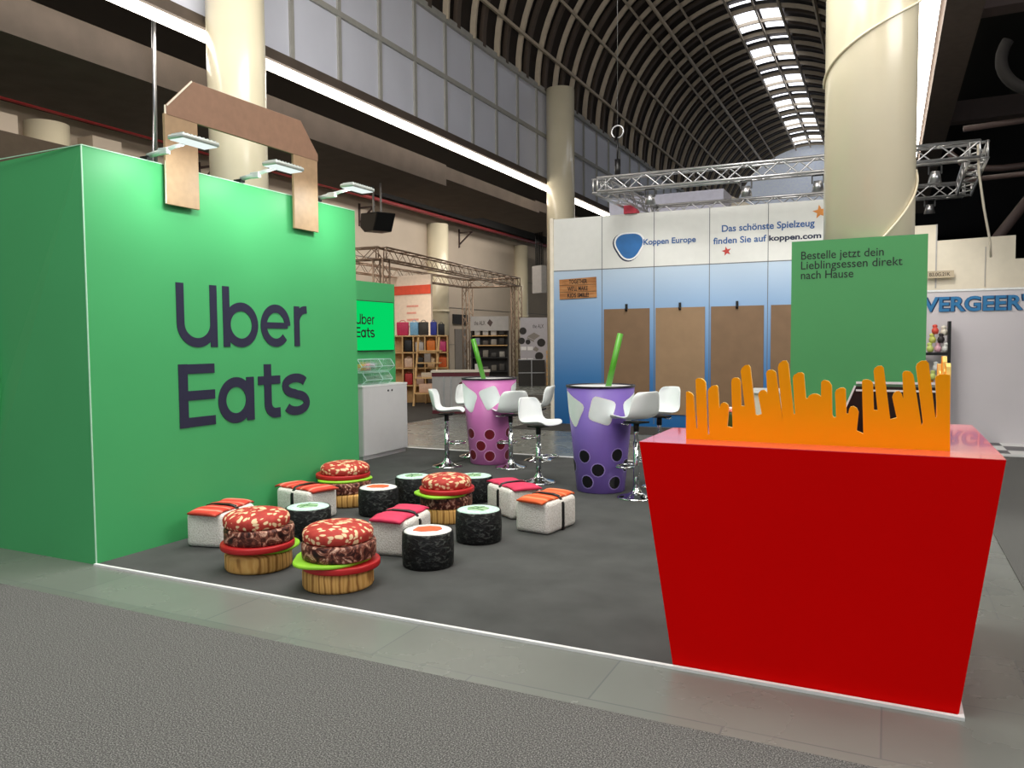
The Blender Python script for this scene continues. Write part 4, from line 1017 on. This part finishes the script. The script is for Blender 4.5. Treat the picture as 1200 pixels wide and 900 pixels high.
for u, z_, w_, h_, col in bags:
    lv = 'on top of' if z_ > 1.7 else ('on the upper board of' if z_ > 1.3 else ('on the middle board of' if z_ > .9 else 'on the lowest board of'))
    t_ = empty('tote_bag', shl(u, .12, z_ + .006), SR, '%s bag standing %s the pine shelf' % (names[col], lv), 'bag', 'bags on the pine shelf')
    h2 = min(h_, .40) if z_ > 1.7 else min(h_, .35)
    rbox(-w_ / 2, -.07, 0, w_ / 2, .09, h2 * .86, .02, 2).build('bag_body', colmat(col), t_)
    g = MB(); g.tube([(w_ * .25 * math.cos(R(a)), 0, h2 * .84 + h2 * .14 * math.sin(R(a))) for a in range(0, 181, 20)], .008, 5); g.build('bag_handle', colmat(col), t_)
# ladder shelf in front
ld_ = empty('ladder_shelf', shl(.72, -.75, .006), SR, 'light pine ladder shelf leaning before the tall pine shelf', 'ladder shelf')
for u in (-.3, .22):
    g = MB(); g.bar((u - .04, -.12, 0), (u + .06, .25, 1.7), .045); g.build('rail', M['pine'], ld_)
for z_ in (.3, .68, 1.05, 1.35):
    yy = -.12 + .37 * z_ / 1.7
    g = MB(); g.box(-.34 + .06 * z_, yy - .16, z_, .27 + .06 * z_, yy + .12, z_ + .03); g.build('shelf_board', M['pine'], ld_)
for z_, w_, h_, col, lab in ((.34, .4, .22, '#d8b096', 'pale carton on the lowest board of the ladder shelf'), (.715, .3, .12, '#cfc0a8', 'flat beige box on the second board of the ladder shelf'), (1.085, .16, .22, '#8a8078', 'grey box on the third board of the ladder shelf')):
    o = rbox(-w_ / 2, -.09, 0, w_ / 2, .07, h_, .012, 2).build('carton', colmat(col)); p_ = shl(.72, -.75 - .12 + .37 * z_ / 1.7, z_); o.location = p_; o.rotation_euler = (0, 0, SR); tag(o, lab, 'box')
# grey and maroon counter
gc = empty('stand_counter', (-9.03, 14.55, .006), R(27), 'grey counter with maroon bands at the far stand, left of the pink cup', 'counter')
g = MB(); g.box(0, 0, .08, 1.25, .5, .82); g.build('front_panel', M['grey_panel'], gc)
g = MB(); g.box(-.01, -.01, .82, 1.26, .51, .91); g.build('band', M['maroon'], gc)
g = MB(); g.box(-.03, -.03, .91, 1.28, .53, .95); g.build('worktop', M['cream_wall'], gc)
g = MB(); g.box(-.005, -.005, 0, 1.255, .505, .08); g.build('plinth', M['maroon'], gc)
g = MB()
for u in (.24, .4): g.box(u, -.006, .08, u + .03, 0, .91)
g.build('rail', M['alu'], gc)
g = MB(); g.stroke([(.62, .38), (.62, .66), (.78, .74), (.78, .44), (.62, .38)], .05, lambda u, v_, q: (u, -q, v_), .002, .006); g.build('logo_mark', M['maroon'], gc)
# door in the far wall
dr = MB(); dr.box(-16.0, 27.55, 0, -15.96, 28.55, 2.15); struct(dr, 'door_1', M['grey_door'])
dr = MB(); dr.box(-15.99, 27.4, 2.35, -15.95, 28.6, 2.75); struct(dr, 'window_900', M['dark_display'])
# dark display kiosk and poster
KQ = math.atan2(.55, 1.14)
kk = empty('display_kiosk', (-13.57, 24.64, .006), KQ, 'grey-topped display kiosk full of dark tools behind the pink cup straw', 'kiosk')
g = MB(); g.box(-.02, .5, 0, 1.30, .56, 2.5); g.box(-.05, 0, 0, .0, .56, 2.5); g.box(1.28, 0, 0, 1.33, .56, 2.5); g.build('shell', M['dark_display'], kk)
g = MB(); g.box(-.05, -.03, 2.0, 1.33, .02, 2.52); g.build('header', M['grey_panel'], kk)
text('the ALX', .40, .16, lambda u, v_, q: (.08 + u, -.03 - q, 2.2 + v_), .0, .003).build('lettering', M['sign_ink'], kk)
g = MB(); g.prism([(.55, 2.27), (.67, 2.14), (.76, 2.3), (.64, 2.42)], lambda u, v_, q: (u, -.03 - q, v_), .001, .004); g.build('print_motif', M['pipe_dark'], kk)
for z_ in (.5, 1.0, 1.45, 1.8):
    g = MB(); g.box(.0, .05, z_, 1.28, .5, z_ + .03); g.build('shelf_board', M['pine'] if z_ > 1.3 else M['black'], kk)
def kkp(u, v_, z_): return (-13.57 + u * math.cos(KQ) - v_ * math.sin(KQ), 24.64 + u * math.sin(KQ) + v_ * math.cos(KQ), z_)
kn = 0
for z_, cs in ((1.84, ('#d6d6d6', '#d6d6d6', '#d0d0d0', '#3a3835')), (1.49, ('#7d8aa0', '#4f4a46', '#8a8680', '#24211f')), (1.04, ('#5c5a52', '#77736a', '#3a3a38', '#8e8c86')), (.54, ('#d8d8d6', '#5f5c58', '#66625a', '#3c3a38'))):
    for i, col in enumerate(cs):
        o = rbox(-.1, -.08, 0, .1, .08, .16 + .05 * ((i * 7 + int(z_ * 10)) % 3), .02, 2).build('tool_case', colmat(col)); o.location = kkp(.18 + .3 * i, .2, z_); o.rotation_euler = (0, 0, KQ)
        tag(o, 'small boxed tool on a board of the dark display kiosk', 'tool', 'tools in the dark display kiosk')
ps = empty('tall_poster', (-12.0, 25.4, .006), KQ, 'tall grey poster with round tool pictures beside the blue display wall', 'poster')
g = MB(); g.box(0, 0, 0, .98, .05, 2.46); g.build('board', M['poster_grey'], ps)
text('the ALX', .40, .14, lambda u, v_, q: (.45 + u, -q, 2.08 + v_), .0, .003).build('lettering', M['sign_ink'], ps)
PF = lambda u, v_, q: (u, -q, v_)
g = MB()
for cx, cz, r_ in ((.1, 1.98, .13), (.76, 1.55, .15), (.68, 1.06, .15), (.05, 1.62, .12), (.28, 1.58, .09)):
    g.prism([(cx + r_ * math.cos(2 * PI * i / 20), cz + r_ * math.sin(2 * PI * i / 20)) for i in range(20)], PF, .001, .004)
g.build('round_picture', M['dark_display'], ps)
g = MB(); g.prism([(.25, 1.78), (.5, 1.65), (.72, 1.8), (.5, 1.92)], PF, .001, .004); g.prism([(.25, 1.76), (.5, 1.63), (.5, 1.57), (.25, 1.70)], PF, .001, .004); g.prism([(.44, 1.3), (.6, 1.22), (.68, 1.32), (.56, 1.42)], PF, .001, .004); g.build('tool_picture', M['grey_door'], ps)
for z_, lab in ((1.28, 'row of white price cards across the tall grey poster, topmost'), (.86, 'row of white price cards across the tall grey poster, second row'), (.5, 'row of white price cards across the tall grey poster, third row'), (.12, 'row of white price cards across the tall grey poster, lowest row')):
    g = MB()
    for i in range(2): g.box(.02 + .24 * i, -.012, z_, .22 + .24 * i, -.001, z_ + .13)
    g.build('price_card', M['paper'], ps)
db = empty('dark_bin_unit', (-11.95, 25.12, .006), KQ, 'low dark storage unit under the tall grey poster', 'storage unit')
g = MB(); g.box(0, -.1, 0, .95, .15, .95); g.build('unit_body', M['dark_display'], db)
g = MB(); g.box(-.01, -.12, .46, .96, -.1, .49); g.box(-.01, -.12, .93, .96, -.1, .96); g.box(.46, -.12, 0, .49, -.1, .95); g.build('rail', M['steel'], db)
st = empty('pine_crate_stack', (-10.95, 25.35, .006), KQ, 'pale pine slatted crate tower at the left edge of the blue display wall', 'crate tower')
for i in range(8):
    g = MB(); g.box(0, 0, .02 + i * .16, .35, .3, .15 + i * .16); g.build('slat_box', M['pine'], st)

# ------------------------------------------------------------------ lights
def area(name, loc, size, e_, col=(1, .97, .92), rot=(0, 0, 0), sy=None):
    ld = bpy.data.lights.new(name, 'AREA'); ld.energy = e_; ld.color = col; ld.size = size
    if sy: ld.shape = 'RECTANGLE'; ld.size_y = sy
    o = bpy.data.objects.new(name, ld); C.objects.link(o); o.location = loc; o.rotation_euler = rot
    return o
area('hall_fill', (-3.2, 1.0, 8.3), 3.0, 480, sy=6)  # this and the next: unseen area lights added over the booth
area('hall_fill', (-3.0, 7.0, 8.6), 4.0, 480, sy=4)
area('vault_fill', (-4.35, 3.0, 7.6), 5.0, 680, (1, .94, .87), (R(180 - 38), 0, 0), sy=8)  # added upward fill, out of view, to brighten the vault
area('aisle_fill', (-12.6, 10, 7.1), 1.6, 330, (1, .93, .84), sy=12)  # both aisle lights are added fill, hidden from view by the soffit
area('aisle_fill', (-13.2, 24, 7.1), 1.6, 480, (1, .93, .84), sy=14)
area('side_fill', (5.0, 4.5, 6.6), 3.0, 430, (1, .97, .93), (0, R(52), 0), sy=5)  # unseen fill added from the right, tilted towards the green block
area('stand_lamp', (-12.8, 19.5, 3.8), .5, 60, (1, .85, .68))
w = bpy.data.worlds.new('world'); scene.world = w; w.use_nodes = True
bg = w.node_tree.nodes['Background']; bg.inputs['Color'].default_value = (.86, .93, 1.0, 1); bg.inputs['Strength'].default_value = .55
scene.view_settings.view_transform = 'Standard'
scene.view_settings.look = 'None'
scene.view_settings.exposure = 0.0
scene.cycles.max_bounces = 8
scene.cycles.use_denoising = True
